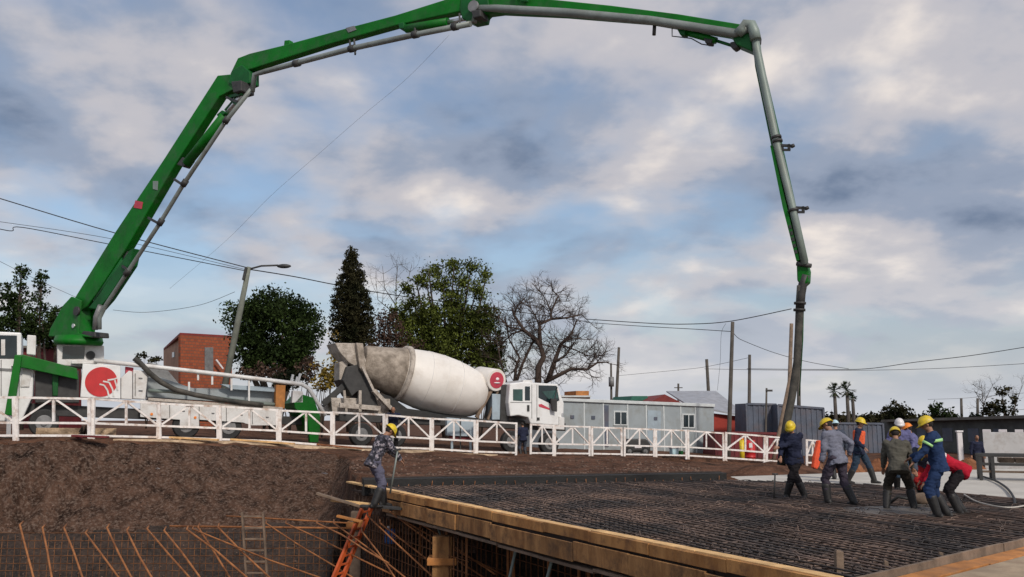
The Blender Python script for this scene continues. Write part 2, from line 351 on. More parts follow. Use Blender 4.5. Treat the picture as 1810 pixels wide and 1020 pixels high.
def make_ground():
    xs = [-2500, -900, -400, -200, -120, -80, -60, -48, -40, -34, -30] + [-27 + .3 * i for i in range(181)] + [30, 34, 40, 50, 65, 90, 140, 220, 400, 900, 2500]
    ts = [-.22, .0, .12, .3, .5] + [.8 + .32 * i for i in range(90)] + [32, 36, 42, 50, 60, 75, 100, 150, 250, 500, 1000, 2600]
    mb = MB(); nx = len(xs); vs = []; 
    for t in ts:
        for x in xs:
            y = interp(ED, x) + t
            z = gz(x, y) - (.30 if t < 0 else 0)
            vs.append((x, y, z))
    fs = [(j * nx + i, j * nx + i + 1, (j + 1) * nx + i + 1, (j + 1) * nx + i) for j in range(len(ts) - 1) for i in range(nx - 1)]
    mb.add(vs, fs, 0, True)
    structure(mb.build('ground', M['soil'], fix=False))
    # the cut face of the excavation, down to the pit floor
    mb = MB(); xs2 = [-80, -60, -45, -35, -30] + [-27 + .14 * i for i in range(300)] + [20, 30, 60]; nt = 46; vs = []
    for x in xs2: e = interp(ED, x); vs.append((x, e + .9, gz(x, e) - .4))
    for k in range(nt + 1):
        t = k / nt
        for x in xs2:
            e = interp(ED, x); zt = gz(x, e)
            run = max(.3, e - 24.3) if x < -5.0 else .3
            z = zt - .03 + (-4.1 - zt) * t
            prof = t * run * (1.18 - .18 * t)
            gr = 0
            if run > .5:
                gr = noise.noise(Vector((x * 1.9, z * .35, 9))) * .26 + noise.noise(Vector((x * 5.0, z * 1.1, 2))) * .12 + noise.noise(Vector((x * 7, z * 6, 4))) * .05 + abs(noise.noise(Vector((x * 3.1, z * .25, 21)))) * -.22 + noise.noise(Vector((x * .35, z * .5, 14))) * .35
                gr *= min(1, t * 7)
            vs.append((x, e - prof + gr, z))
    nx = len(xs2)
    fs = [(k * nx + i, (k + 1) * nx + i, (k + 1) * nx + i + 1, k * nx + i + 1) for k in range(nt + 1) for i in range(nx - 1)]
    mb.add(vs, fs, 0, True)
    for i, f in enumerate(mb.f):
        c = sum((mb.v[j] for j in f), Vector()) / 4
        if c.z < -1.55 + noise.noise(Vector((c.x * .9, c.z * 2, 3))) * .35: mb.m[i] = 1  # lower faces get the soil with shade put into its colour
    structure(mb.build('pit_wall', [M['pit'], M['pitshade']], fix=False))
    mb = MB(); vs = []; xs3 = [-80 + 2.5 * i for i in range(65)]; ys3 = [-12 + 1.4 * i for i in range(29)]
    for y in ys3:
        for x in xs3: vs.append((x, y, -4.0 + noise.noise(Vector((x * .5, y * .5, 0))) * .1))
    nx = len(xs3); mb.add(vs, [(j * nx + i, j * nx + i + 1, (j + 1) * nx + i + 1, (j + 1) * nx + i) for j in range(len(ys3) - 1) for i in range(nx - 1)], 0, True)
    structure(mb.build('pit_floor', M['soil'], fix=False))
make_ground()

# poured concrete beyond the steel, and the sandy slab at lower right
def xy(p): return (p.x, p.y)
farc = [onz(1292, 842), onz(1560, 833.5), onz(1812, 828)]
mb = MB(); mb.slab([xy(U1), xy(K1), xy(K2), xy(K3), (K3.x + 6, K3.y + 10), (farc[2].x + 8, farc[2].y + 1), xy(farc[2]), xy(farc[1]), xy(farc[0])], -.22, -.005)
structure(mb.build('concrete_slab', M['conc'], bevel=.01))
RF0 = C0 + Vector((.55, -.25, 0)); dR = (R3 - C0).normalized(); nR = Vector((dR.y, -dR.x, 0))
mb = MB(); q = [C0 + nR * .42 + dR * .3, R3 + nR * .42, R3 + nR * 9, Vector((3, 4.5, 0)), Vector((1.5, -6, 0)), Vector((-3, -6, 0)), Vector((-3, 3.2, 0))]
mb.slab([xy(p) for p in [q[0], q[1], q[2], Vector((30, -6, 0)), Vector((-6, -6, 0)), Vector((-6, 3.0, 0)), C0 + nR * 2.6 - dR * .4]], -.30, -.03)
structure(mb.build('near_slab', M['sandconc'], bevel=.01))

# deck formwork under the steel
deck = [A0 + Vector((.15, -.05, 0)), C0 + Vector((.1, .1, 0)), R3, K3, K2, K1, U1, U0]
t = thing('deck_formwork', 'stained plywood deck formwork under the dark reinforcing steel', 'formwork', (0, 0, 0))
mb = MB(); mb.slab([xy(p) for p in deck], -.17, -.13); mb.build('plywood_deck', M['ply'], t)
dB = (C0 - A0).normalized(); nB = Vector((dB.y, -dB.x, 0)); nB = -nB if nB.x < 0 else nB     # nB points into the slab
LB = (C0 - A0).length
for k in range(9):
    s0 = A0 + dB * (1.2 + k * 1.75); mb = MB()
    mb.bar((s0 + nB * .35).to_tuple()[:2] + (-.26,), (s0 + nB * 9).to_tuple()[:2] + (-.26,), .10, .16)
    mb.build('joist', M['woodg'], t)

# ------------------------------------------------------------------ reinforcing steel mat
def inside(p, poly):
    c = False; n = len(poly)
    for i in range(n):
        a, b = poly[i], poly[(i + 1) % n]
        if (a[1] > p[1]) != (b[1] > p[1]) and p[0] < (b[0] - a[0]) * (p[1] - a[1]) / (b[1] - a[1]) + a[0]: c = not c
    return c
def clip_line(o, d, poly):
    ts = []
    n = len(poly)
    for i in range(n):
        ax, ay = poly[i]; bx, by = poly[(i + 1) % n]; ex, ey = bx - ax, by - ay
        den = d[0] * ey - d[1] * ex
        if abs(den) < 1e-9: continue
        t = ((ax - o[0]) * ey - (ay - o[1]) * ex) / den; s = ((ax - o[0]) * d[1] - (ay - o[1]) * d[0]) / den
        if 0 <= s < 1: ts.append(t)
    ts.sort(); return list(zip(ts[::2], ts[1::2]))
mesh_poly = [xy(A0 + dB * .3 + nB * .2), xy(C0 + nB * .2), xy(R3), xy(K3), xy(K2), xy(K1), xy(U1), xy(U0)]
def rebar_layer(mb, ang, sp, z, r, jit):
    d = (math.cos(ang), math.sin(ang)); nn = (-d[1], d[0]); c = (7, 17)
    for k in range(-160, 160):
        off = k * sp + random.uniform(-jit, jit)
        o = (c[0] + nn[0] * off, c[1] + nn[1] * off)
        for t0, t1 in clip_line(o, d, mesh_poly):
            t0 += .06; t1 -= .06
            if t1 - t0 < .3: continue
            n = max(2, int((t1 - t0) / 1.1)); pts = []
            ph = random.random() * 50
            for i in range(n + 1):
                tt = t0 + (t1 - t0) * i / n
                w = noise.noise(Vector((tt * .8, ph, 0))) * .02
                zz = noise.noise(Vector((tt * 1.1, ph, 7))) * .022
                pts.append((o[0] + d[0] * tt + nn[0] * w, o[1] + d[1] * tt + nn[1] * w, z + zz))
            mb.path(pts, r, 4, 0, False)
t = thing('rebar_mat', 'dark tied reinforcing steel mat covering the whole deck', 'rebar mat', (7, 17, 0))
a1 = math.atan2(dB.y, dB.x)
mb = MB(); rebar_layer(mb, a1, .17, -.075, .009, .02); rebar_layer(mb, a1 + math.pi / 2, .17, -.055, .009, .02); mb.build('lower_layer', M['rebar'], t, fix=False)
mb = MB(); rebar_layer(mb, R(20), .17, .008, .012, .012); rebar_layer(mb, R(110), .17, .034, .012, .012); # bar chairs and cut ends standing proud of the mat
for i in range(1800):
    x, y = random.uniform(-5, 18), random.uniform(9.5, 26)
    if not inside((x, y), mesh_poly): continue
    a = random.choice((a1, R(28), R(128), R(90))) + random.uniform(-.3, .3); l = random.uniform(.08, .34); h = random.uniform(.02, .07)
    p = Vector((x, y, .02)); d = Vector((math.cos(a), math.sin(a), 0)) * l
    if not inside((x + d.x * 1.6, y + d.y * 1.6), mesh_poly) or not inside((x - d.x, y - d.y), mesh_poly): continue
    mb.path([p, p + d * .25 + Vector((0, 0, h)), p + d * .75 + Vector((0, 0, h)), p + d], .008, 4, 0, False)
mb.build('upper_layer', M['rebar'], t, fix=False)

# fresh concrete around the pouring crew
t = mb = MB(); c = onz(1600, 905)
vs = [(c.x, c.y, .05)]; n = 40
for k in range(n):
    a = k * 2 * math.pi / n; r = 1 + noise.noise(Vector((math.cos(a) * 2, math.sin(a) * 2, 3))) * .5
    vs.append((c.x + math.cos(a) * 1.9 * r, c.y + math.sin(a) * 1.3 * r, -.02))
for k in range(n):
    a = k * 2 * math.pi / n
    vs.append((c.x + math.cos(a) * 1.0, c.y + math.sin(a) * .7, .045))
mb.add(vs, [(0, 1 + n + k, 1 + n + (k + 1) % n) for k in range(n)] + [(1 + n + k, 1 + k, 1 + (k + 1) % n, 1 + n + (k + 1) % n) for k in range(n)], 0, True)
stuff(mb.build('wet_concrete', M['wetconc']))

# ------------------------------------------------------------------ long timber edge form
def lerp_top(s): return A0 + dB * s
t = thing('edge_formwork', 'long warm timber edge form running diagonally beside the steel mat', 'formwork', (A0.x, A0.y, 0))
TZ = .07
def plank_run(name, material, s0, s1, off0, off1, z0, z1, seg=2.9, parent=t, org=A0, dd=dB, nn=nB, jit=.015):
    s = s0; mb = MB(); 
    while s < s1 - .05:
        e = min(s1, s + seg * random.uniform(.8, 1.15)); j = random.uniform(-jit, jit); jz = random.uniform(-jit, jit)
        p = org + dd * s; q = org + dd * (e - .012)
        vs = []
        for z in (z0, z1):
            for pt in (p, q):
                for o in (off0, off1):
                    w = pt + nn * (o + j); vs.append((w.x, w.y, z + jz))
        mb.add(vs, [(0, 1, 3, 2), (4, 6, 7, 5), (0, 2, 6, 4), (1, 5, 7, 3), (0, 4, 5, 1), (2, 3, 7, 6)]); s = e
    return mb.build(name, material, parent, bevel=.006)
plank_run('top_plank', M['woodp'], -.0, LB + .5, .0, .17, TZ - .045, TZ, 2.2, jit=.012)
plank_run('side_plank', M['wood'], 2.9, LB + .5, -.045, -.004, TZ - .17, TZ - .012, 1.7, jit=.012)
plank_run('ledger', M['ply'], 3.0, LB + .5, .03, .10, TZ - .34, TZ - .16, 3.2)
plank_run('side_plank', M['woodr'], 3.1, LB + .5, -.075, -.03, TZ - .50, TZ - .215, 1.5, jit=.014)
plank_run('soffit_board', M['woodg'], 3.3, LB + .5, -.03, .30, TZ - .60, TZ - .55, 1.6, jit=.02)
# right-hand timber edge
t = thing('side_formwork', 'orange timber edge form along the sandy slab at lower right', 'formwork', (C0.x, C0.y, 0))
LR = (R3 - C0).length
plank_run('top_plank', M['woodg'], .35, LR, .0, .045, -.12, .06, 2.3, t, C0, dR, nR, .01)
plank_run('side_plank', M['woodo'], .15, LR, .10, .40, -.12, -.012, 2.7, t, C0, dR, nR, .03)
for i, (px, py0, py1, w, lab) in enumerate(((1483, 974, 1030, .085, 'rough timber stake standing at the corner where both edge forms meet'),
                              (1565, 992, 1012, .05, 'short timber stake against the right edge form, nearer the corner'),
                              (1662, 977, 993, .05, 'short timber stake against the right edge form, farther from the corner'))):
    p = onz(px, py1 if i else 1018, -.05); zt = at(px, py0, p.y).z
    mb = MB(); mb.bar((p.x, p.y, -.3), (p.x + .01, p.y, zt), w, w); mb.bar((p.x, p.y, zt - .02), (p.x + .008, p.y, zt + .01), w * .7, w * .7)
    tag(mb.build('timber_stake', M['woodg'], bevel=.005), lab, 'stake', 'stakes along the right edge form')

# black upstand at the back of the slab
t = thing('low_wall', 'low black membrane-covered upstand along the back of the steel mat', 'low wall', (U0.x, U0.y, 0))
mb = MB(); d = (U1 - U0).normalized(); n = Vector((-d.y, d.x, 0)); u0 = U0 - d * .6
mb.slab([xy(u0), xy(U1), xy(U1 + n * .42), xy(u0 + n * .42)], -.2, .225); mb.build('wall_body', M['upst'], t, bevel=.015)
mb = MB(); mb.slab([xy(u0 + n * .30 ), xy(U1 + n * .30), xy(U1 + n * .45), xy(u0 + n * .45)], .227, .25); mb.build('capping_board', M['ply'], t)
mb = MB()
for k in range(34):
    p = U0 + d * (k * (U1 - U0).length / 34) + n * -.06; h = random.uniform(.06, .16)
    mb.tube((p.x, p.y, -.05), (p.x + random.uniform(-.03, .03), p.y, h), .008, n=4)
mb.build('starter_bars', M['rust'], t)
p = onz(1016, 852); mb = MB(); mb.box(p.x - .09, p.x + .09, p.y - .12, p.y - .03, .0, .17); mb.box(p.x - .05, p.x + .05, p.y - .14, p.y - .12, .05, .12)
tag(mb.build('white_block', M['whitep'], bevel=.015), 'small white block resting against the black upstand', 'block')

# ------------------------------------------------------------------ truss fence
def fence_panel(p0, p1, label):
    b0, b1 = fbase(p0), fbase(p1)
    t0 = at(p0, interp(FT, p0), b0.y); t1 = at(p1, interp(FT, p1), b1.y)
    r = thing('fence_panel', label, 'fence panel', (b0.x, b0.y, b0.z), 'white truss fence panels along the site road')
    w = .10
    if p0 > 1270: w = .115
    def lp(f, g):   # f along, g up
        lo = b0 + (b1 - b0) * f; hi = t0 + (t1 - t0) * f; return lo + (hi - lo) * g
    tilt = Vector((random.uniform(-.02, .02), random.uniform(-.06, .06), random.uniform(-.02, .015)))
    for f in (0, 1):
        MB().bar(lp(f, -.06), lp(f, 1) + tilt, w, w).build('post', M['fence'], r, bevel=.008)
    L = (b1 - b0).length; e = w * .5 / L
    for g in (.08, .38, .97):
        MB().bar(lp(e, g) + tilt * g, lp(1 - e, g) + tilt * g, w * .8, w * .72).build('rail', M['fence'], r)
    MB().bar(lp(.5, .41), lp(.5, .94), w * .7, w * .8).build('strut', M['fence'], r)
    for a, b in ((.03, .47), (.97, .53)):
        MB().bar(lp(a, .42), lp(b, .93), w * .6, w * .6).build('brace', M['fence'], r)
panels = [(-100, 26, 'cut off by the left edge of the picture'), (30, 158, 'in front of the pump truck outrigger, left of the red emblem'),
    (164, 279, 'just below the red round emblem'), (283, 386, 'below the sagging hose, third from the emblem truck cab'),
    (390, 491, 'before the white side skirt, left of the green hopper'), (495, 586, 'in front of the green hopper end of the pump truck'),
    (590, 679, 'left of the man in the dark jacket behind the fence'), (683, 761, 'right of the man in the dark jacket'),
    (765, 839, 'under the drum front, before the pale blue cabinet'), (843, 912, 'just left of the gap with a man'),
    (938, 978, 'narrow one just right of the gap, at the cab'), (981, 1042, 'right after the narrow one, at the mixer bumper'),
    (1047, 1099, 'below the wide dark office window'), (1104, 1156, 'in front of the black generator'),
    (1160, 1213, 'in front of the small pale blue box'), (1217, 1279, 'below the right end of the grey offices'),
    (1283, 1351, 'in front of the yellow post and red drum'), (1355, 1392, 'just left of the hose man in navy'),
    (1426, 1446, 'narrow end piece right of the hose man')]
for a, b, l in panels: fence_panel(a, b, 'white truss fence panel ' + l)

# sandy verge and boards lying below the fence
mb = MB(); vs = []; cols = 60
for i in range(cols + 1):
    px = 200 + (880 - 200) * i / cols; b = fbase(px); k = math.sin(math.pi * i / cols) ** .5
    for j, (dy, h) in enumerate(((.25, -.05), (-.15, .06), (-.5, .07), (-.8, .05), (-1.05, -.06))):
        y = b.y + dy * (.5 + .5 * k); x = b.x * y / b.y
        vs.append((x, y, gz(x, y, False) + h * k * (.7 + .8 * noise.noise(Vector((px * .03, j, 0)))) + (0.02 if j not in (0, 4) else -.1)))
mb.add(vs, [(i * 5 + j, (i + 1) * 5 + j, (i + 1) * 5 + j + 1, i * 5 + j + 1) for i in range(cols) for j in range(4)], 0, True)
structure(mb.build('sand_verge', M['sand'], fix=False))
for i, (p0, y0, p1, y1, m, lab) in enumerate(((64, 764, 205, 765, 'sand', 'pale board leaning behind the fence below the pump truck outrigger'),
        (300, 786, 385, 790, 'woodp', 'tan board lying on the sand below the sagging hose'),
        (408, 787, 520, 796, 'woodp', 'tan board lying on the sand left of the green hopper'),
        (560, 800, 640, 806, 'clay', 'reddish board lying on the sand left of the bending worker'),
        (128, 778, 190, 782, 'maroon', 'dark red plank lying on the bank edge below the outrigger'))):
    D = interp(FD, (p0 + p1) / 2) + (1.2 if i == 0 else -.6)
    a, b = at(p0, y0, D), at(p1, y1, D)
    if i:
        a.z = gz(a.x, a.y, False) + .12; b.z = gz(b.x, b.y, False) + .12
    mb = MB(); mb.bar(a, b, .05 if i == 0 else .25, .30 if i == 0 else .06); mb.bar(a + (b - a) * .1 + Vector((0, .02, -.05)), a + (b - a) * .14 + Vector((0, .3, -.08)), .07, .07)
    tag(mb.build('board', M[m], bevel=.006), lab, 'board', 'loose boards below the fence')

# ------------------------------------------------------------------ concrete pump truck
TP = PL(0, 32.3, 550, 37.3)           # near side of the truck
def gp(pl, px, py, v=0.): return pl.hit(px, py, v)
root = TP.w((TP.hit(140, 742)[0], 1.2, 1.0))
PT = thing('concrete_pump_truck', 'white concrete pump truck with tall green folding boom arched over the site', 'pump truck', root)
def px_prism(pl, pts, v0, v1, name, m, parent, bevel=.02, ref=None):
    poly = [pl.hit(x, y, v0 if ref is None else ref) for x, y in pts]
    return MB().prism(poly, v0, v1).build(name, m, parent, pl, bevel)
# cab at the left edge, extends out of frame
cabp = [(-75, 742), (-85, 660), (-70, 583), (37, 587), (36, 655), (62, 655), (58, 745)]
cab = px_prism(TP, [(-75, 745), (-86, 668), (-72, 583), (38, 588), (38, 640), (60, 655), (58, 700), (38, 745)], .0, 2.4, 'cab', M['cabw'], PT, .05)
px_prism(TP, [(-66, 634), (-62, 591), (30, 593), (30, 634)], -.02, .02, 'side_window', M['glass'], cab, .01)
px_prism(TP, [(2, 600), (2, 628), (9, 628), (9, 600)], -.04, -.021, 'door_pillar', M['white'], cab, .0)
px_prism(TP, [(48, 592), (64, 593), (63, 628), (47, 626)], -.05, .5, 'intake_snorkel', M['white'], PT, .03)
# chassis and wheels
def box_px(pl, x0, y0, x1, y1, v0, v1, name, m, parent, bevel=.02):
    return px_prism(pl, [(x0, y0), (x1, y0), (x1, y1), (x0, y1)], v0, v1, name, m, parent, bevel)
px_prism(TP, [(36, 712), (548, 738), (548, 752), (36, 733)], .5, 2.0, 'chassis', M['dark'], PT, .02)
def wheel(pl, px, r, v, z0, parent, w=.30):
    u, _ = pl.hit(px, 742, v)
    mb = MB(); c = Vector((u, v, z0 + r)); mb.path([c + Vector((0, y, 0)) for y in (0, .03, w - .03, w)], [r * .9, r, r, r * .9], 28)
    wh = mb.build('wheel', M['black'], parent, pl)
    mb = MB(); mb.path([c + Vector((0, y, 0)) for y in (-.01, .0, .05)], [r * .52, r * .56, r * .5], 20); mb.tube(c + Vector((0, -.07, 0)), c, r * .2, n=10)
    mb.build('rim', M['steel'], wh, pl)
for px in (78, 330, 405): wheel(TP, px, .50, .05, gz(TP.w((TP.hit(px, 742)[0], 0, 0)).x, 34, False), PT)
for px in (-40,): wheel(TP, px, .50, .05, 1.05, PT)
# outrigger (green) at left
og = px_prism(TP, [(26, 627), (42, 627), (136, 651), (138, 671), (42, 650), (37, 650)], -.35, -.05, 'outrigger_arm', M['green'], PT, .02)
px_prism(TP, [(26, 627), (39, 629), (24, 735), (8, 733)], -.55, -.30, 'outrigger_leg', M['green'], PT, .02)
px_prism(TP, [(4, 770), (2, 778), (32, 778), (28, 770)], -.75, -.15, 'outrigger_foot', M['dark'], PT, .02)
px_prism(TP, [(12, 732), (20, 732), (19, 771), (11, 771)], -.46, -.38, 'jack_rod', M['chrome'], PT, .0)
px_prism(TP, [(92, 655), (104, 656), (102, 700), (93, 700)], .0, .25, 'second_support', M['dkgreen'], PT, .02)
px_prism(TP, [(40, 652), (56, 652), (52, 684), (36, 684)], -.05, .3, 'side_box', M['white'], PT, .02)
box_px(TP, 62, 655, 140, 712, .15, 1.6, 'frame_box', M['dark'], PT)
# turret housing
px_prism(TP, [(101, 607), (184, 611), (184, 652), (101, 645)], .35, 2.0, 'turret_pedestal', M['white'], PT, .03)
px_prism(TP, [(111, 612), (150, 613), (149, 634), (110, 634)], .32, .35, 'pedestal_opening', M['glass'], PT, .0)
u, z = TP.hit(160, 628, .33); MB().tube((u, .34, z), (u, .30, z), .16, n=20).build('port_hole', M['dark'], PT, TP)
box_px(TP, 126, 637, 172, 643, .0, .3, 'deck_edge', M['white'], PT)
# white side panels with the emblem
em = px_prism(TP, [(146, 643), (213, 646), (213, 705), (142, 702)], -.06, .5, 'emblem_panel', M['cabw'], PT, .02)
def disc(pl, px, py, rpx, v, name, m, parent, th=.02, n=40):
    u, z = pl.hit(px, py, v); u2, _ = pl.hit(px + rpx, py, v); return MB().tube((u, v, z), (u, v - th, z), abs(u2 - u), n=n).build(name, m, parent, pl)
disc(TP, 179, 675, 28.5, -.06, 'red_emblem', M['red'], em)
mb = MB()
for pts in ([(176, 679), (184, 681), (190, 690), (193, 702)], [(182, 674), (193, 676), (199, 688), (201, 701)], [(190, 672), (203, 670), (207, 668)], [(203, 672), (206, 682), (208, 690)]):
    P3 = [TP.p3(x, y, -.088) for x, y in pts]
    for a, b in zip(P3, P3[1:]): mb.bar(a, b, .012, .06, up=(0, 1, 0)) if False else mb.bar(a, b, .055, .012, up=(0, 1, 0))
mb.build('emblem_strokes', M['white'], em, TP)
px_prism(TP, [(214, 668), (228, 655), (234, 657), (234, 706), (214, 705)], .0, .5, 'side_panel', M['white'], PT, .02)
px_prism(TP, [(235, 654), (262, 656), (257, 706), (235, 705)], -.04, .5, 'side_panel', M['white'], PT, .03)
px_prism(TP, [(222, 648), (236, 650), (236, 664), (222, 662)], .1, .4, 'red_box', M['redw'], PT, .01)
# long white skirts
px_prism(TP, [(248, 707), (500, 725), (497, 752), (444, 752), (430, 747), (352, 742), (352, 757), (318, 757), (318, 742), (248, 737)], -.03, .08, 'side_skirt', M['white'], PT, .01)
px_prism(TP, [(262, 703), (500, 720), (500, 726), (262, 708)], -.08, .8, 'deck_plate', M['cement'], PT, .01)
px_prism(TP, [(340, 686), (486, 688), (486, 716), (260, 702), (260, 668), (275, 664)], .55, 1.6, 'water_box', M['office'], PT, .02)
px_prism(TP, [(262, 640), (290, 647), (335, 700), (262, 700)], .9, 1.5, 'hydraulic_box', M['steel'], PT, .02)
px_prism(TP, [(390, 679), (486, 685), (486, 693), (410, 688)], .2, .5, 'grey_tray', M['lblue'], PT, .01)
for (x0, y0, x1, y1) in ((300, 712, 300, 738), (352, 716, 352, 742), (400, 719, 400, 745), (446, 722, 446, 750)):
    MB().bar(TP.p3(x0, y0, -.034), TP.p3(x1, y1, -.034), .022, .01, up=(0, 1, 0)).build('panel_gap', M['dark'], PT, TP)
for x, y in ((322, 726), (374, 730), (424, 733), (470, 737)): MB().bar(TP.p3(x, y, -.045), TP.p3(x + 5, y + .4, -.045), .05, .03).build('latch', M['steel'], PT, TP)
for x, y in ((268, 732), (345, 738), (490, 748)): MB().tube(TP.p3(x, y, -.03), TP.p3(x, y, -.03) + Vector((0, -.03, 0)), .05, n=10).build('marker_light', M['orange'], PT, TP)
MB().bar(TP.p3(239, 660, -.05), TP.p3(239, 700, -.05), .02, .02, up=(0, 1, 0)).build('panel_gap', M['dark'], PT, TP)
for y in (668, 690): MB().bar(TP.p3(245, y, -.06), TP.p3(252, y + .4, -.06), .05, .03).build('latch', M['steel'], PT, TP)
MB().bar(TP.p3(2, 636, -.01), TP.p3(2, 700, -.01), .02, .02, up=(0, 1, 0)).build('door_gap', M['dark'], cab, TP)
MB().bar(TP.p3(34, 634, -.01), TP.p3(34, 705, -.01), .02, .02, up=(0, 1, 0)).build('door_gap', M['dark'], cab, TP)
MB().bar(TP.p3(-60, 650, -.01), TP.p3(36, 655, -.01), .10, .01, up=(0, 1, 0)).build('side_stripe', M['steel'], cab, TP)
MB().bar(TP.p3(20, 648, -.05), TP.p3(30, 648.5, -.05), .05, .04).build('door_handle', M['dark'], cab, TP)
# rails along the deck
mb = MB(); mb.path([TP.p3(x, y, -.05) for x, y in ((166, 637), (260, 647), (400, 663), (533, 679), (545, 686), (556, 703), (575, 735))], .085, 10)
mb.build('pale_rail', M['white'], PT, TP)
mb = MB()
for px, y0, y1 in ((350, 660, 672), (375, 663, 680), (409, 667, 690), (440, 668, 712), (334, 675, 692)): MB().bar(TP.p3(px, y0, .0), TP.p3(px, y1, .0), .07, .07).build('stanchion', M['white'], PT, TP)
mb = MB(); mb.path([TP.p3(x, y, .15) for x, y in ((262, 690), (300, 692), (440, 711), (500, 716))], .07, 8); mb.build('delivery_pipe', M['palepipe'], PT, TP)
mb = MB(); mb.path([TP.p3(x, y, -.12) for x, y in ((237, 633), (248, 642), (265, 660), (285, 676), (310, 689), (345, 698), (400, 708), (465, 716))], .10, 10)
mb.build('sagging_hose', M['hose'], PT, TP)
px_prism(TP, [(488, 680), (505, 681), (503, 722), (487, 721)], -.05, .3, 'rusty_box', M['woodo'], PT, .01)
# rear hopper in green
px_prism(TP, [(520, 712), (534, 697), (554, 703), (566, 735), (566, 765), (545, 765), (538, 740), (522, 722)], -.1, 1.7, 'hopper', M['green'], PT, .02)
px_prism(TP, [(543, 735), (565, 735), (563, 782), (548, 782)], -.18, .1, 'rear_outrigger_leg', M['green'], PT, .02)
px_prism(TP, [(518, 690), (536, 692), (536, 712), (516, 712)], -.1, .2, 'control_box', M['white'], PT, .02)
mb = MB()
for x, y in ((516, 668), (524, 672), (529, 666)): mb.bar(TP.p3(x - 3, y + 12, .1), TP.p3(x + 2, y - 6, .1), .09, .05)
mb.build('control_levers', M['chrome'], PT, TP)

# boom, in its own vertical plane from the turret to the hose end
BP = PL(140, 33.7, 1388, 20.6)
def boom_prism(pts, v0, v1, name, m, parent=PT, bevel=.03): return px_prism(BP, pts, v0, v1, name, m, parent, bevel, ref=0)
def boom_tube(pts, r, v, name, m, parent=PT, n=12):
    return MB().path([BP.p3(x, y, v) for x, y in pts], r, n).build(name, m, parent, BP)
# turret
u0, z0 = BP.hit(99, 600); u1, z1 = BP.hit(181, 605); uc = (u0 + u1) / 2; rr = 41 * mpp(33.7)
mb = MB(); mb.path([(uc, .0, BP.hit(140, y)[1]) for y in (611, 604, 603, 595)], [rr * .93, rr, rr * .98, rr * .93], 36); tur = mb.build('slewing_ring', M['green'], PT, BP)
for v0, v1 in ((-.36, -.27), (.27, .36)):
    boom_prism([(101, 596), (104, 582), (127, 541), (141, 526), (158, 533), (155, 560), (153, 590), (178, 597)], v0, v1, 'turret_plate', M['green'])
boom_prism([(106, 596), (128, 548), (150, 540), (151, 596)], -.27, .27, 'turret_core', M['green'], bevel=.02)
boom_prism([(152, 597), (160, 586), (180, 588), (181, 597)], -.3, .3, 'valve_block', M['dark'])
u, z = BP.hit(137, 550, -.37); MB().tube((u, -.36, z), (u, -.44, z), .17, n=16).build('boom_pin', M['dark'], PT, BP)
u, z = BP.hit(131, 576, -.37); MB().tube((u, -.36, z), (u, -.42, z), .08, n=12).build('work_light', M['chrome'], PT, BP)
# section 1
s1 = boom_prism([(130, 542), (211, 411), (296, 284), (391, 136), (412, 134), (426, 150), (420, 160), (394, 173), (318, 290), (229, 442), (176, 522), (160, 543), (150, 550)], -.17, .17, 'boom_section', M['green'])
boom_prism([(163, 546), (181, 524), (235, 445), (243, 440), (236, 470), (196, 530), (180, 548)], -.18, .18, 'boom_rib', M['dkgreen'])
boom_prism([(247, 356), (260, 359), (258, 371), (244, 369)], -.19, -.172, 'red_sticker', M['redw'], s1, 0)
boom_prism([(278, 322), (287, 322), (286, 338), (278, 336)], -.19, -.172, 'pale_sticker', M['palepipe'], s1, 0)
boom_tube([(172, 534), (222, 460)], .17, .0, 'hydraulic_ram', M['dkgreen']); boom_tube([(222, 460), (230, 448)], .12, .0, 'ram_rod', M['dark'])
boom_tube([(176, 582), (176, 562), (188, 538), (281, 397), (323, 328), (397, 217), (444, 158)], .074, -.42, 'delivery_line', M['pipe'])
boom_tube([(168, 583), (170, 560), (178, 540)], .10, -.25, 'riser_pipe', M['steel'])
boom_tube([(330, 289), (398, 204)], .17, -.1, 'hydraulic_ram', M['green']); boom_tube([(398, 204), (430, 164)], .08, -.1, 'ram_rod', M['chrome'])
boom_prism([(320, 293), (330, 280), (342, 284), (332, 298)], -.2, .1, 'ram_bracket', M['dark'])
boom_prism([(392, 206), (402, 198), (408, 203), (397, 214)], -.25, .05, 'ram_collar', M['dkgreen'])
mb = MB()
for a, b in (((262, 385), (282, 396)), ((308, 317), (325, 328)), ((216, 470), (228, 478)), ((400, 172), (420, 180))): MB().bar(BP.p3(*a, -.2), BP.p3(*b, -.42), .05, .08).build('pipe_bracket', M['dark'], PT, BP)
for x, y in ((281, 397), (323, 328), (222, 486), (397, 217)):
    p, q = BP.p3(x, y, -.42), BP.p3(x + 6, y - 9, -.42); MB().tube(p, q, .11, n=12).build('pipe_clamp', M['dark'], PT, BP)
mb = MB(); mb.bar(BP.p3(405, 172), BP.p3(428, 166, -.3), .10, .10); mb.bar(BP.p3(405, 172), BP.p3(420, 185, -.3), .10, .10); mb.bar(BP.p3(398, 195, -.1), BP.p3(428, 160, -.1), .06, .06)
mb.build('joint_links', M['dkgreen'], PT, BP)
# joint 1
boom_prism([(412, 150), (418, 128), (436, 118), (450, 130), (450, 150), (440, 154), (424, 158)], -.22, .22, 'knuckle', M['dkgreen'])
boom_prism([(428, 152), (446, 150), (446, 168), (432, 172)], -.5, .1, 'knuckle_block', M['dark'])
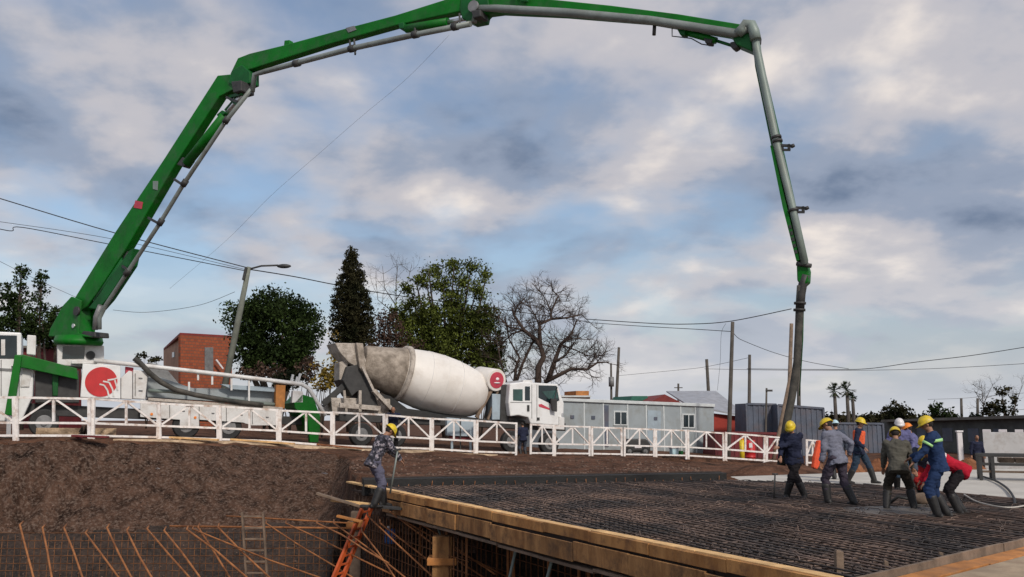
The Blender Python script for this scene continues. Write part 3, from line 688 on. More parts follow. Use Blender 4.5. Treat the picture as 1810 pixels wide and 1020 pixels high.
# section 2
s2 = boom_prism([(410, 146), (413, 132), (426, 105), (447, 97), (505, 83), (635, 48), (704, 30), (790, 3), (806, -8), (834, -10), (838, 22), (814, 24), (704, 48), (593, 79), (441, 127), (425, 150)], -.15, .15, 'boom_section', M['green'])
boom_prism([(505, 84), (506, 73), (515, 72), (516, 82)], -.1, .1, 'lug', M['green'])
boom_prism([(617, 53), (632, 49), (636, 56), (622, 61)], -.17, -.152, 'faded_sticker', M['steel'], s2, 0)
boom_tube([(446, 162), (450, 132), (470, 126), (621, 86), (731, 62), (832, 42)], .085, -.38, 'delivery_line', M['pipe'])
boom_tube([(718, 51), (792, 39)], .13, -.12, 'hydraulic_ram', M['green']); boom_tube([(792, 39), (832, 32)], .06, -.12, 'ram_rod', M['chrome'])
mb = MB()
for x0, y0, x1, y1 in ((618, 72, 620, 88), (626, 70, 628, 96), (733, 50, 735, 62), (812, 25, 813, 44)): MB().bar(BP.p3(x0, y0, -.2), BP.p3(x1, y1, -.4), .05, .07).build('pipe_bracket', M['dark'], PT, BP)
for x, y in ((618, 87), (730, 62), (800, 48), (520, 113)): p, q = BP.p3(x, y, -.38), BP.p3(x + 9, y - 2, -.38); MB().tube(p, q, .115, n=12).build('pipe_clamp', M['dark'], PT, BP)
boom_prism([(712, 46), (722, 44), (724, 56), (714, 56)], -.25, .05, 'ram_collar', M['dkgreen'])
# joint 2
boom_prism([(820, 22), (824, -8), (845, -12), (868, -2), (872, 18), (860, 30), (858, 40), (838, 44), (824, 38)], -.22, .22, 'knuckle', M['dkgreen'])
u, z = BP.hit(838, 12, -.33); MB().tube((u, -.33, z), (u, -.40, z), .17, n=18).build('boom_pin', M['steel'], PT, BP)
boom_prism([(846, 28), (862, 26), (864, 38), (850, 42)], -.42, .0, 'knuckle_block', M['dark'])
# section 3
s3 = boom_prism([(850, -3), (935, -2), (1005, 5), (1082, 13), (1200, 28), (1310, 46), (1322, 62), (1312, 76), (1290, 66), (1150, 42), (1000, 30), (889, 25), (850, 30)], -.15, .15, 'boom_section', M['green'])
boom_tube([(838, 40), (842, 14), (880, 15), (1000, 22), (1150, 36), (1300, 59), (1322, 50)], [.085, .095, .108, .112, .112, .108, .11], -.24, 'delivery_line', M['pipe'])
boom_prism([(930, -12), (940, -12), (942, 10), (928, 10)], -.3, -.2, 'clamp', M['dkgreen']); boom_prism([(918, -12), (922, -12), (922, 6), (918, 6)], -.3, -.2, 'clamp', M['steel'])
boom_prism([(1196, 48), (1206, 46), (1216, 54), (1214, 66), (1206, 66)], -.15, .1, 'ram_bracket', M['dkgreen'])
boom_tube([(1208, 56), (1266, 72)], .085, -.03, 'hydraulic_ram', M['green']); boom_tube([(1266, 72), (1298, 82)], .04, -.03, 'ram_rod', M['dkgreen'])
boom_prism([(1246, 70), (1262, 72), (1260, 81), (1250, 80)], -.14, .1, 'ram_collar', M['dark'])
boom_prism([(1293, 78), (1303, 76), (1308, 86), (1300, 91), (1294, 86)], -.15, .1, 'ram_end', M['dark'])
mb = MB(); mb.path([BP.p3(x, y, -.1) for x, y in ((1157, 44), (1156, 62))], .05, 8); mb.path([BP.p3(x, y, -.1) for x, y in ((1188, 48), (1188, 64), (1206, 66), (1222, 68), (1240, 78), (1252, 80))], .015, 6)
mb.build('hooks', M['dark'], PT, BP)
# joint 3
boom_prism([(1300, 60), (1330, 60), (1334, 96), (1325, 92), (1306, 84), (1300, 76)], -.2, .2, 'knuckle', M['dkgreen'])
boom_tube([(1304, 60), (1313, 52), (1318, 43), (1328, 44), (1333, 56), (1336, 70)], .13, -.26, 'elbow_pipe', M['palepipe'])
boom_prism([(1336, 60), (1345, 66), (1344, 78), (1337, 80)], -.1, .1, 'hook_plate', M['dark'])
# section 4
s4 = boom_prism([(1331, 72), (1342, 70), (1346, 100), (1382, 255), (1428, 462), (1413, 466), (1388, 370), (1366, 266), (1336, 120)], -.10, .10, 'boom_section', M['dkgreen'])
boom_tube([(1334, 62), (1338, 90), (1373, 255), (1402, 372), (1423, 468)], [.088, .098, .090, .086, .080], -.20, 'delivery_line', M['palepipe'])
boom_prism([(1366, 262), (1371, 262), (1392, 355), (1418, 462), (1412, 464), (1388, 370)], -.24, -.06, 'boom_edge_strip', M['green'], bevel=.0)
mb = MB()
for i in range(5):
    x = 1396 + i * 2.6; y = 398 + i * 11; p = BP.p3(x, y, -.245); q = BP.p3(x + 1.5, y + 6, -.245); MB().bar(p, q, .05, .02, up=(0, 1, 0)).build('letter_mark', M['dark'], s4, BP)
mb = MB()
for x, y in ((1374, 250), (1372, 243), (1402, 372)): p, q = BP.p3(x - .5, y - 2, -.2), BP.p3(x + .5, y + 2, -.2); MB().tube(p, q, .122, n=14).build('pipe_coupling', M['dark'], PT, BP)
for x, y in ((1378, 260), (1403, 370)):
    mb = MB(); mb.bar(BP.p3(x, y - 3, -.2), BP.p3(x + 22, y - 2, -.2), .05, .06); mb.bar(BP.p3(x + 3, y + 5, -.2), BP.p3(x + 19, y + 5, -.2), .05, .05)
    mb.bar(BP.p3(x + 5, y - 3, -.2), BP.p3(x + 6, y + 6, -.2), .04, .04); mb.bar(BP.p3(x + 16, y - 5, -.2), BP.p3(x + 17, y + 5, -.2), .06, .05); mb.tube(BP.p3(x + 22, y - 4, -.2), BP.p3(x + 24, y, -.2), .05, n=8)
    mb.build('bracket', M['dark'], PT, BP)
# end elbow and hanging hose
boom_prism([(1411, 470), (1428, 466), (1432, 480), (1431, 500), (1422, 508), (1412, 498)], -.18, .12, 'end_knuckle', M['green'])
boom_tube([(1408, 466), (1434, 470)], .05, -.2, 'end_pin', M['dark'])
boom_tube([(1424, 486), (1419, 502), (1416, 520), (1414, 545)], .10, -.1, 'reducer_pipe', M['dark'])
boom_tube([(1416, 505), (1414, 535), (1412, 580), (1409, 640), (1400, 700), (1391, 745), (1384, 790), (1381, 822)], [.095, .095, .088, .088, .088, .09, .095, .095], -.1, 'end_hose', M['hose'])
mb = MB()
for x, y in ((1414, 536), (1413, 548)): MB().tube(BP.p3(x, y - 2, -.1), BP.p3(x, y + 2, -.1), .135, n=14).build('hose_clamp', M['dark'], PT, BP)
boom_tube([(1421, 506), (1419, 600), (1413, 700)], .012, -.05, 'tag_line', M['dkgreen'])

# ------------------------------------------------------------------ mixer truck
XP = PL(600, 38.6, 990, 43.6)
XR = thing('concrete_mixer_truck', 'white concrete mixer truck with dirty drum tilted up at the rear', 'mixer truck', XP.w((XP.hit(800, 742)[0], 1.2, .4)))
a = XP.p3(628, 637, 1.25); b = XP.p3(853, 702, 1.25); ax = (b - a); LN = ax.length; ax = ax / LN
sc_ = 38.6 / F * 1.10
def R_(px): return px * sc_
prof = [(-.02, R_(24)), (0, R_(26)), (.10, R_(32)), (.21, R_(42)), (.215, R_(45))]
dr = MB().lathe(a, ax, [(t * LN, r) for t, r in [(.10, R_(27)), (.14, R_(30)), (.34, R_(43.5)), (.40, R_(47)), (.52, R_(51)), (.62, R_(51.6)), (.70, R_(50.5)), (.80, R_(47.5)), (.88, R_(43.5)), (.93, R_(39.5)), (.965, R_(34.5)), (.99, R_(27)), (1.0, R_(16)), (1.005, R_(1))]], 48).build('drum', M['drum'], XR, XP)
MB().lathe(a, ax, [(t * LN, r) for t, r in [(.04, R_(26)), (.05, R_(29)), (.20, R_(36.5)), (.325, R_(44.2)), (.33, R_(40))]], 48).build('cement_stained_cone', M['drumdirt'], dr, XP)
MB().lathe(a, ax, [(t * LN, r) for t, r in [(.33, R_(44)), (.332, R_(48.5)), (.36, R_(49.5)), (.362, R_(45))]], 48).build('roller_ring', M['cement'], dr, XP)
mb = MB()
for tt in (.50, .62, .74): mb.lathe(a, ax, [((tt - .002) * LN, R_({.50: 50, .62: 51, .74: 49}[tt])), ((tt + .002) * LN, R_({.50: 50.9, .62: 51.85, .74: 50.0}[tt]))], 48, cap=False)
mb.build('weld_seams', M['white'], dr, XP)
# charging hopper and rear frame
px_prism(XP, [(592, 606), (638, 607), (648, 640), (632, 650), (616, 640), (600, 622)], .55, 1.9, 'charge_hopper', M['cement'], XR, .03)
px_prism(XP, [(630, 606), (642, 607), (648, 664), (636, 650)], .3, 2.1, 'hopper_frame', M['drumdirt'], XR, .02)
px_prism(XP, [(600, 640), (616, 636), (612, 668), (600, 672)], .8, 1.6, 'discharge_funnel', M['cement'], XR, .03)
px_prism(XP, [(614, 648), (634, 644), (652, 672), (672, 725), (640, 725), (634, 690), (622, 700), (606, 672)], .5, 1.9, 'rear_pedestal', M['dark'], XR, .02)
mb = MB()
P = [XP.p3(x, y, .7) for x, y in ((632, 660), (600, 688), (570, 714))]; Q = [XP.p3(x, y, 1.2) for x, y in ((632, 660), (600, 688), (570, 714))]
for i in range(2):
    mb.bar(P[i], P[i + 1], .05, .22); mb.bar(Q[i], Q[i + 1], .05, .22); mb.bar((P[i] + Q[i]) / 2 - Vector((0, 0, .12)), (P[i + 1] + Q[i + 1]) / 2 - Vector((0, 0, .12)), .5, .04)
mb.build('discharge_chute', M['dark'], XR, XP)
mb = MB(); mb.bar(XP.p3(636, 690, .3), XP.p3(636, 728, .3), .12, .12); mb.bar(XP.p3(608, 690, .3), XP.p3(612, 728, .3), .1, .1); mb.bar(XP.p3(600, 716, .3), XP.p3(672, 722, .3), .12, .2)
mb.bar(XP.p3(640, 648, .3), XP.p3(668, 706, .3), .10, .10); mb.bar(XP.p3(660, 690, .3), XP.p3(690, 722, .3), .3, .16)
mb.build('rear_ladder_frame', M['cement'], XR, XP)
px_prism(XP, [(585, 703), (690, 705), (690, 734), (588, 734)], .6, 1.9, 'rear_body', M['cement'], XR, .03)
px_prism(XP, [(600, 728), (1000, 748), (1000, 762), (600, 744)], .5, 1.9, 'chassis', M['dark'], XR, .02)
px_prism(XP, [(668, 694), (690, 700), (720, 722), (850, 740), (850, 752), (668, 745)], .8, 1.7, 'subframe', M['black'], XR, .02)
px_prism(XP, [(686, 720), (782, 733), (782, 742), (700, 736)], .3, 1.0, 'mudguard', M['black'], XR, .02)
for px in (640, 700, 905): wheel(XP, px, .50, .0, gz(XP.w((XP.hit(px, 742)[0], 0, 0)).x, 41, False), XR)
wheel(XP, 972, .50, .0, .10, XR)
# water tank with red end
c = XP.p3(848, 667, 1.75); e = XP.p3(878, 672, .30)
wt = MB().tube(c, e, .52, n=32).build('water_tank', M['drum'], XR, XP, bevel=.03)
d = (e - c).normalized(); MB().tube(e, e + d * .02, .38, n=32).build('red_end_disc', M['redw'], wt, XP)
mb = MB(); mb.ell(e + d * .03 + Vector((0.02, 0, .06)), (.09, .02, .07)); mb.ell(e + d * .03 + Vector((.0, 0, -.12)), (.17, .02, .03)); mb.build('disc_emblem', M['whitep'], wt, XP)
mb = MB(); mb.bar(XP.p3(868, 690, .5), XP.p3(842, 738, .5), .14, .14); mb.bar(XP.p3(880, 690, .5), XP.p3(862, 742, .5), .10, .10); mb.bar(XP.p3(845, 690, .7), XP.p3(845, 740, .7), .10, .10)
mb.build('tank_bracket', M['woodg'], XR, XP)
px_prism(XP, [(870, 696), (888, 697), (888, 742), (870, 742)], .4, .9, 'pale_locker', M['lblue'], XR, .02)
px_prism(XP, [(886, 680), (903, 679), (900, 745), (884, 745)], .35, 2.0, 'air_stack', M['dark'], XR, .03)
# cab
cab = px_prism(XP, [(902, 678), (925, 675), (986, 679), (992, 700), (997, 712), (996, 752), (938, 749), (934, 738), (916, 734), (902, 736), (899, 712)], .0, 2.4, 'cab', M['cabw'], XR, .05)
px_prism(XP, [(907, 688), (924, 688), (924, 709), (907, 708)], -.015, .02, 'rear_window', M['gglass'], cab, .01)
px_prism(XP, [(928, 683), (937, 683), (937, 708), (928, 708)], -.015, .02, 'quarter_window', M['glass'], cab, .01)
px_prism(XP, [(952, 681), (984, 682), (989, 708), (974, 714), (952, 703)], -.015, .02, 'door_window', M['glass'], cab, .01)
px_prism(XP, [(958, 692), (984, 690), (987, 704), (970, 706)], -.03, -.016, 'window_reflection_pane', M['gglass'], cab, .0)
px_prism(XP, [(974, 704), (985, 706), (985, 728), (977, 726)], -.25, -.12, 'mirror', M['dark'], cab, .02)
mb = MB(); mb.bar(XP.p3(985, 684, -.02), XP.p3(981, 706, -.18), .03, .03); mb.build('mirror_arm', M['dark'], cab, XP)
px_prism(XP, [(952, 715), (957, 714), (972, 722), (971, 724.5), (953, 719)], -.012, .01, 'red_mark', M['redw'], cab, .0)
mb = MB()
for x0, y0, x1, y1 in ((949, 680, 949, 745), (940, 680, 940, 740), (902, 711, 940, 712)): mb.bar(XP.p3(x0, y0, -.004), XP.p3(x1, y1, -.004), .02, .012, up=(0, 1, 0))
mb.build('panel_gaps', M['dark'], cab, XP)
for x in (932, 950): px_prism(XP, [(x, 716 if x == 932 else 738), (x + 4, 716 if x == 932 else 738), (x + 4, 727 if x == 932 else 743), (x, 727 if x == 932 else 743)], -.03, .0, 'step_recess' if x == 932 else 'door_handle', M['dark'], cab, .0)
px_prism(XP, [(988, 736), (998, 738), (998, 760), (960, 757), (960, 750), (988, 752)], -.05, 2.45, 'bumper', M['white'], XR, .03)
px_prism(XP, [(993, 730), (996, 730), (996, 742), (993, 742)], -.04, .3, 'headlight', M['chrome'], XR, .01)
px_prism(XP, [(925, 672), (940, 672), (942, 676), (924, 676)], .3, 2.0, 'roof_vent', M['white'], XR, .01)

# cabinet standing under the drum front
p = fbase(812); SB = PL(789, p.y + .55, 840, p.y + .8)
t = thing('site_cabinet', 'pale blue steel cabinet standing behind the fence under the mixer drum', 'cabinet', SB.w((.5, .2, .35)))
px_prism(SB, [(790, 738), (839, 742), (838, 772), (790, 770)], .0, .5, 'cabinet_body', M['lblue'], t, .02)
px_prism(SB, [(813, 739), (815, 739), (815, 798), (813, 798)], -.03, .0, 'door_seam', M['dark'], t, 0)
px_prism(SB, [(795, 770), (836, 772), (836, 782), (795, 780)], .1, .5, 'cabinet_plinth', M['maroon'], t, .01)
px_prism(SB, [(797, 780), (801, 780), (801, 803), (797, 803)], .1, .2, 'leg', M['lblue'], t, .01); px_prism(SB, [(830, 780), (834, 780), (834, 806), (830, 806)], .1, .2, 'leg', M['lblue'], t, .01)

# ------------------------------------------------------------------ buildings
def bd(name, label, cat, pl, px, v=2, group=None): return thing(name, label, cat, pl.w((pl.hit(px, 742)[0], v, -.3)), group)
# brick house at left
HP = PL(319, 66, 410, 69)
HG = PL(289, 74, 319, 66)
t = bd('brick_house', 'orange hollow-brick house with sloping roof line behind the pump truck', 'house', HP, 350)
poly = [HP.hit(x, y) for x, y in ((319, 760), (319, 592), (410, 597), (410, 760))]
MB().prism(poly, 0, .3).build('front_wall', M['brick'], t, HP)
poly = [HG.hit(x, y) for x, y in ((289, 760), (289, 618), (317, 592), (318.5, 592), (318.5, 760))]
MB().prism(poly, 0, .3).build('side_wall', M['tan'], t, HG)
a = HG.w((HG.hit(289, 618)[0], 0, HG.hit(289, 618)[1])); b = HP.w((HP.hit(318, 591)[0], 0, HP.hit(318, 591)[1])); c = HP.w((HP.hit(411, 596)[0], 0, HP.hit(411, 596)[1])); d = c + (a - b)
mb = MB(); up = Vector((0, 0, .12)); mb.add([a + up, b + up, c + up, d + up, a - up * .5, b - up * .5, c - up * .5, d - up * .5], [(0, 1, 2, 3), (7, 6, 5, 4), (0, 4, 5, 1), (1, 5, 6, 2), (2, 6, 7, 3), (3, 7, 4, 0)])
mb.build('roof', M['roofred'], t)
px_prism(HP, [(362, 614), (377, 614), (377, 662), (362, 662)], -.05, .05, 'door', M['steel'], t, 0)
MB().bar(HP.p3(382, 636, -.5), HP.p3(394, 652, -.5), .12, .12).build('pale_prop', M['whitep'], t, HP)
px_prism(HG, [(304, 623), (308, 622), (308, 631), (304, 632)], -.04, .05, 'window', M['glass'], t, 0)
# office containers
OP = PL(996, 52, 1262, 60)
t = bd('site_office', 'long pale grey modular office block behind the mixer cab', 'site office', OP, 1100)
px_prism(OP, [(980, 812), (980, 708), (1262, 719), (1262, 812)], 0, 2.6, 'wall', M['office'], t, .02)
px_prism(OP, [(978, 703), (1264, 714), (1264, 719.5), (978, 708.5)], -.12, 2.75, 'roof_edge', M['officetrim'], t, .02)
for x in (1032, 1066, 1109, 1142, 1173, 1203, 1229):
    a = OP.hit(x, 742)[0]; MB().box(a - .05, a + .05, -.04, .0, -.9, OP.hit(x, 710 + (x - 980) * .039)[1]).build('cover_strip', M['officetrim'], t, OP)
for k in range(int((OP.hit(1262, 742)[0] - OP.hit(980, 742)[0]) / .6)):
    pass
for (x0, y0, x1, y1) in ((1085, 726, 1110, 752), (1206, 731, 1229, 757)):
    w = px_prism(OP, [(x0, y0), (x1, y0 + .5), (x1, y1 + .5), (x0, y1)], -.05, .0, 'window', M['officetrim'], t, .01)
    px_prism(OP, [(x0 + 2.5, y0 + 2.5), (x1 - 2.5, y0 + 3), (x1 - 2.5, y1 - 2), (x0 + 2.5, y1 - 2.5)], -.06, -.051, 'pane', M['glass'], w, 0)
    xm = (x0 + x1) / 2; px_prism(OP, [(xm - .7, y0 + 2), (xm + .7, y0 + 2), (xm + .7, y1 - 2), (xm - .7, y1 - 2)], -.075, -.061, 'mullion', M['officetrim'], w, 0)
px_prism(OP, [(1068, 716), (1076, 716.5), (1076, 790), (1068, 790)], -.03, .0, 'door', M['bluegrey'], t, 0)
px_prism(OP, [(1145, 725), (1168, 726), (1168, 790), (1145, 790)], -.03, .0, 'door', M['lblue'], t, 0)
for x, y in ((1012, 737), (1159, 740), (1049, 738)):
    px_prism(OP, [(x - 3, y - 3), (x + 3, y - 3), (x + 3, y + 3), (x - 3, y + 3)], -.05, .0, 'vent', M['bluegrey'], t, 0)
# tan building behind the cab
TPn = PL(995, 72, 1060, 73)
t = bd('tan_building', 'low tan and orange rooftop structure right of the mixer cab', 'building', TPn, 1020)
px_prism(TPn, [(990, 800), (990, 699), (1043, 699), (1043, 800)], 0, 5, 'wall', M['tan'], t, 0)
px_prism(TPn, [(1018, 699), (1018, 691), (1041, 691), (1041, 699)], .5, 3, 'rooftop_box', M['woodo'], t, 0)
px_prism(TPn, [(988, 702), (1045, 702), (1045, 699), (988, 699)], -.2, 5.2, 'parapet', M['officetrim'], t, 0)
GS = PL(1118, 70, 1150, 70.5)
t = bd('green_shed', 'small shed with green sheet top behind the office roof', 'shed', GS, 1130)
px_prism(GS, [(1116, 800), (1116, 708), (1146, 708), (1146, 800)], 0, 3, 'wall', M['office'], t, 0)
px_prism(GS, [(1114, 708), (1118, 700), (1144, 700), (1148, 708)], -.2, 3.2, 'roof', M['teal'], t, 0)
# red-gabled workshop
WP = PL(1146, 66, 1320, 66.6)
t = bd('red_workshop', 'workshop with dark red gable, grey metal roof and red side wall', 'workshop', WP, 1250)
px_prism(WP, [(1146, 800), (1146, 712), (1175, 697), (1205, 712), (1205, 800)], .2, 9, 'gable_wall', M['roofred'], t, 0)
px_prism(WP, [(1256, 790), (1256, 730), (1317, 737), (1317, 790)], .0, 5, 'wall', M['redwall'], t, 0)
for k in range(1): 
    mb = MB(); a0, a1 = WP.hit(1178, 702, 8), WP.hit(1266, 704, 8); b0, b1 = WP.hit(1320, 736), WP.hit(1212, 716)
    mb.add([(a0[0], 8, a0[1] + .5), (a1[0], 8, a1[1] + .6), (b0[0], -.4, b0[1]), (b1[0], -.4, b1[1] + .05)] + [(a0[0], 8, a0[1] + .4), (a1[0], 8, a1[1] + .5), (b0[0], -.4, b0[1] - .12), (b1[0], -.4, b1[1] - .07)], [(0, 1, 2, 3), (7, 6, 5, 4), (0, 4, 5, 1), (1, 5, 6, 2), (2, 6, 7, 3), (3, 7, 4, 0)])
    mb.build('roof', M['roofm'], t, WP)
# blue-grey containers
def container(p0, D0, p1, D1, yt0, yt1, label, m, name='container'):
    pl = PL(p0, D0, p1, D1)
    t = bd(name, label, 'container', pl, (p0 + p1) / 2, 1, 'steel site containers')
    px_prism(pl, [(p0, 815), (p0, yt0), (p1, yt1), (p1, 815)], 0.04, 2.4, 'wall', m, t, 0)
    ua, ub = pl.hit(p0, 742)[0], pl.hit(p1, 742)[0]; mb = MB(); n = int((ub - ua) / .35)
    za, zb = pl.hit(p0, yt0)[1] - .14, pl.hit(p1, yt1)[1] - .14
    for i in range(n):
        x = ua + .1 + i * (ub - ua - .2) / n; zt = za + (zb - za) * i / n; mb.box(x, x + .17, 0, .04, -.9, zt)
    mb.build('corrugation', m, t, pl)
    mb = MB()
    for a, b in (((p0, yt0 + 1), (p1, yt1 + 1)),): mb.bar(pl.p3(*a, 0), pl.p3(*b, 0), .12, .14)
    for x in (p0, p1): u = pl.hit(x, 742)[0]; mb.box(u - .07, u + .07, -.06, .1, -.9, (za if x == p0 else zb) + .12)
    mb.build('corner_frame', M['bluegrey'] if m is not M['maroon'] else m, t, pl)
container(1320, 62, 1372, 62.2, 713, 714, 'left one of two dark blue-grey steel containers', M['bluegrey'])
container(1376, 61, 1456, 61.3, 715, 721, 'wider dark blue-grey steel container right behind the boom hose', M['bluegrey'])
container(1264, 56, 1400, 56.5, 763, 766, 'low dark red steel skip behind the right end of the fence', M['maroon'], 'skip_container')
container(1464, 67, 1560, 67.3, 747, 748, 'low dull blue container behind the orange-vested worker', M['bluegrey'])
# long dark wall at right
LW = PL(1560, 78, 1830, 60)
t = bd('long_dark_building', 'long low dark building closing the view at the right edge', 'building', LW, 1700)
px_prism(LW, [(1560, 810), (1560, 744), (1860, 738), (1860, 800)], 0, 8, 'wall', M['dull'], t, 0)
px_prism(LW, [(1556, 746), (1558, 742), (1862, 732), (1862, 738)], -.6, 8.4, 'roof', M['dullroof'], t, 0)
mb = MB()
for i in range(5):
    x = 1620 + i * 45; a = LW.hit(x, 742)[0]; MB().box(a, a + 1.2, -.04, 0.0, .1, 1.1).build('shutter', M['bluegrey'], t, LW)
# white low wall at right
WW = PL(1735, 40, 1830, 39)
t = bd('white_wall', 'low white wall with notched top at the right edge', 'wall', WW, 1780, .2)
mb = MB(); u0 = WW.hit(1735, 742)[0]; u1 = WW.hit(1900, 742)[0]; z0 = WW.hit(1735, 828)[1]; z1 = WW.hit(1735, 764)[1]
mb.box(u0, u1, 0, .25, z0 - .4, z1); mb.build('wall_body', M['white'], t, WW, .015)
mb = MB()
x = u0
while x < u1: mb.box(x, min(u1, x + .32), 0.002, .248, z1, z1 + .12); x += .62
mb.build('notched_top', M['whitep'], t, WW, .01)
# white post beside
p = at(1698, 800, 41); mb = MB(); mb.bar((p.x, p.y, -.9), (p.x, p.y, at(1698, 762, 41).z), .22, .1); mb.bar((p.x, p.y, at(1698, 764, 41).z), (p.x, p.y, at(1698, 761, 41).z), .3, .16)
tag(mb.build('white_post', M['whitep'], bevel=.01), 'white post just right of the workers, left of the low white wall', 'post')
# clay heap behind workers
for i, (px, D, r, lab) in enumerate(((1504, 33, .8, 'small heap of red clay behind the walking orange-vested worker'), (1553, 35, 1.0, 'larger heap of red clay left of the olive-shirted worker'), (1712, 38, .9, 'heap of red clay left of the white wall'))):
    c = at(px, 815, D); mb = MB(); vs = []; n = 24; m_ = 8
    for k in range(m_ + 1):
        for j in range(n):
            th = j * 2 * math.pi / n; rr = r * (k / m_); h = 1.0 * math.exp(-2.2 * (k / m_) ** 2) * (1.1 - .1 * i)
            rr *= 1 + .25 * noise.noise(Vector((math.cos(th), math.sin(th), i * 3.0)))
            vs.append((c.x + rr * math.cos(th) * 1.2, c.y + rr * math.sin(th), -.75 + h * 1.0 + noise.noise(Vector((k * .9, j * .8, i))) * .1))
    mb.add(vs, [(k * n + j, (k + 1) * n + j, (k + 1) * n + (j + 1) % n, k * n + (j + 1) % n) for k in range(m_) for j in range(n)], 0, True)
    tag(mb.build('clay_heap', M['clay'], fix=False), lab, 'clay heap', 'heaps of red clay')

# steel trestle table at right
TB = PL(1722, 26.6, 1830, 26.0)
t = bd('steel_trestle', 'dark steel trestle standing on the pale concrete at right', 'trestle', TB, 1760, .3)
ztop = TB.hit(1730, 804)[1]; uA = TB.hit(1727, 742)[0]; uB = TB.hit(1727, 742)[0] + 3.6
MB().box(uA - .05, uB, -.05, .06, ztop - .05, ztop + .03).build('top_rail', M['dark'], t, TB, .008)
MB().box(uA - .05, uB, .74, .85, ztop - .05, ztop + .03).build('top_rail', M['dark'], t, TB, .008)
MB().box(uA + .03, uB, .0, .04, ztop - .30, ztop - .22).build('stretcher', M['dark'], t, TB, .005)
MB().box(uA + .03, uB, .0, .04, ztop - .50, ztop - .44).build('stretcher', M['woodg'], t, TB, .005)
for x in (uA, uA + .32, uA + 3.4):
    for y in (0, .78): MB().box(x - .045, x + .045, y - .04, y + .04, -.005, ztop - .052).build('leg', M['dark'], t, TB, .005)
mb = MB(); 
for k in range(7): mb.box(uA + .5 + k * .42, uA + .88 + k * .42, .1, .7, ztop - .22, ztop - .08)
mb.build('stored_boards', M['woodg'], t, TB, .01)

# ------------------------------------------------------------------ poles, lamp, wires
def pole(px0, py0, px1, py1, D, r0, r1, label, m='pole', name='utility_pole', extra=None, base=-1.0, group='utility poles on the skyline'):
    a, b = at(px0, py0, D), at(px1, py1, D); d = (b - a); a2 = a - d * ((a.z - base) / d.z)
    t = thing(name, label, 'utility pole' if name == 'utility_pole' else 'street lamp', a2, group)
    MB().path([a2, a, b], [r0, r0, r1], 12).build('shaft', M[m], t)
    if extra: extra(t, b, D)
    return b
def xarm(t, b, D): MB().bar(b + Vector((-.5, 0, -.5)), b + Vector((.5, 0, -.5)), .1, .1).build('crossarm', M['pole'], t)
def topbox(t, b, D): MB().box(b.x - .35, b.x + .45, b.y - .2, b.y + .2, b.z - .45, b.z - .1).build('lamp_head', M['dark'], t, bevel=.05)
def trafo(t, b, D):
    c = at(1080, 675, D); MB().tube(c + Vector((0, -.3, -.5)), c + Vector((0, -.3, .5)), .28, n=12).build('transformer', M['steel'], t)
pole(1081, 740, 1080, 642, 95, .14, .10, 'thinner pole of the close pair right of the bare tree, carrying a transformer', extra=trafo)
pole(1088, 740, 1094, 614, 90, .17, .13, 'taller pole of the close pair right of the bare tree')
pole(1199, 740, 1199, 678, 110, .14, .12, 'short pole rising behind the red gable', extra=xarm)
pole(1255, 740, 1249, 635, 85, .17, .14, 'left-leaning pole behind the grey metal roof')
pole(1288, 790, 1295, 569, 56, .14, .11, 'tall dark pole standing in front of the red workshop wall')
pole(1324, 760, 1325, 627, 74, .15, .12, 'straight pole between the red workshop and the blue containers')
pole(1353, 790, 1355, 686, 58, .07, .06, 'short pole with a small lamp head before the blue containers', name='utility_pole', extra=lambda t, b, D: MB().box(b.x - .05, b.x + .35, b.y - .1, b.y + .1, b.z - .22, b.z - .1).build('lamp_head', M['dark'], t))
pole(1372, 790, 1399, 655, 50, .11, .09, 'slanting wooden strut leaning on the pole behind the boom hose', m='woodg')
pole(1392, 790, 1399, 572, 50.3, .13, .10, 'reddish wooden pole directly behind the boom hose', m='woodg')
pole(1412, 720, 1412, 640, 66, .14, .12, 'thin dark pole just right of the boom hose')
pole(1700, 740, 1699, 704, 95, .14, .12, 'thin pole left of the sparse tree at right')
pole(1728, 740, 1728, 704, 95, .14, .12, 'thin pole right at the sparse tree')
pole(1583, 742, 1584, 708, 110, .12, .10, 'tiny distant pole above the rounded bush')
pole(1510, 745, 1508, 704, 96, .12, .10, 'thin bare pole beside the palms')
pole(1374, 740, 1374, 697, 90, .2, .16, 'stubby dark chimney-like pole left of the slanting strut') if False else None
# street lamp at left
D = 52; a, b = at(403, 655, D), at(440, 472, D); d = b - a; base = a - d * ((a.z - .4) / d.z)
t = thing('street_lamp', 'leaning concrete street lamp with curved arm in front of the round tree', 'street lamp', base)
MB().path([base, a + d * .55, b], [.20, .17, .13], 14).build('shaft', M['poleconc'], t)
MB().path([at(440, 476, D), at(447, 474, D), at(462, 470, D), at(492, 469, D)], .055, 8).build('arm', M['dark'], t)
mb = MB(); c = at(502, 470.5, D); mb.ell(c, (.42, .16, .13)); mb.build('lamp_head', M['dark'], t)
MB().bar(at(437, 474, D) + Vector((0, -.1, 0)), at(432, 496, D) + Vector((0, -.1, 0)), .14, .34).build('junction_box', M['dark'], t)

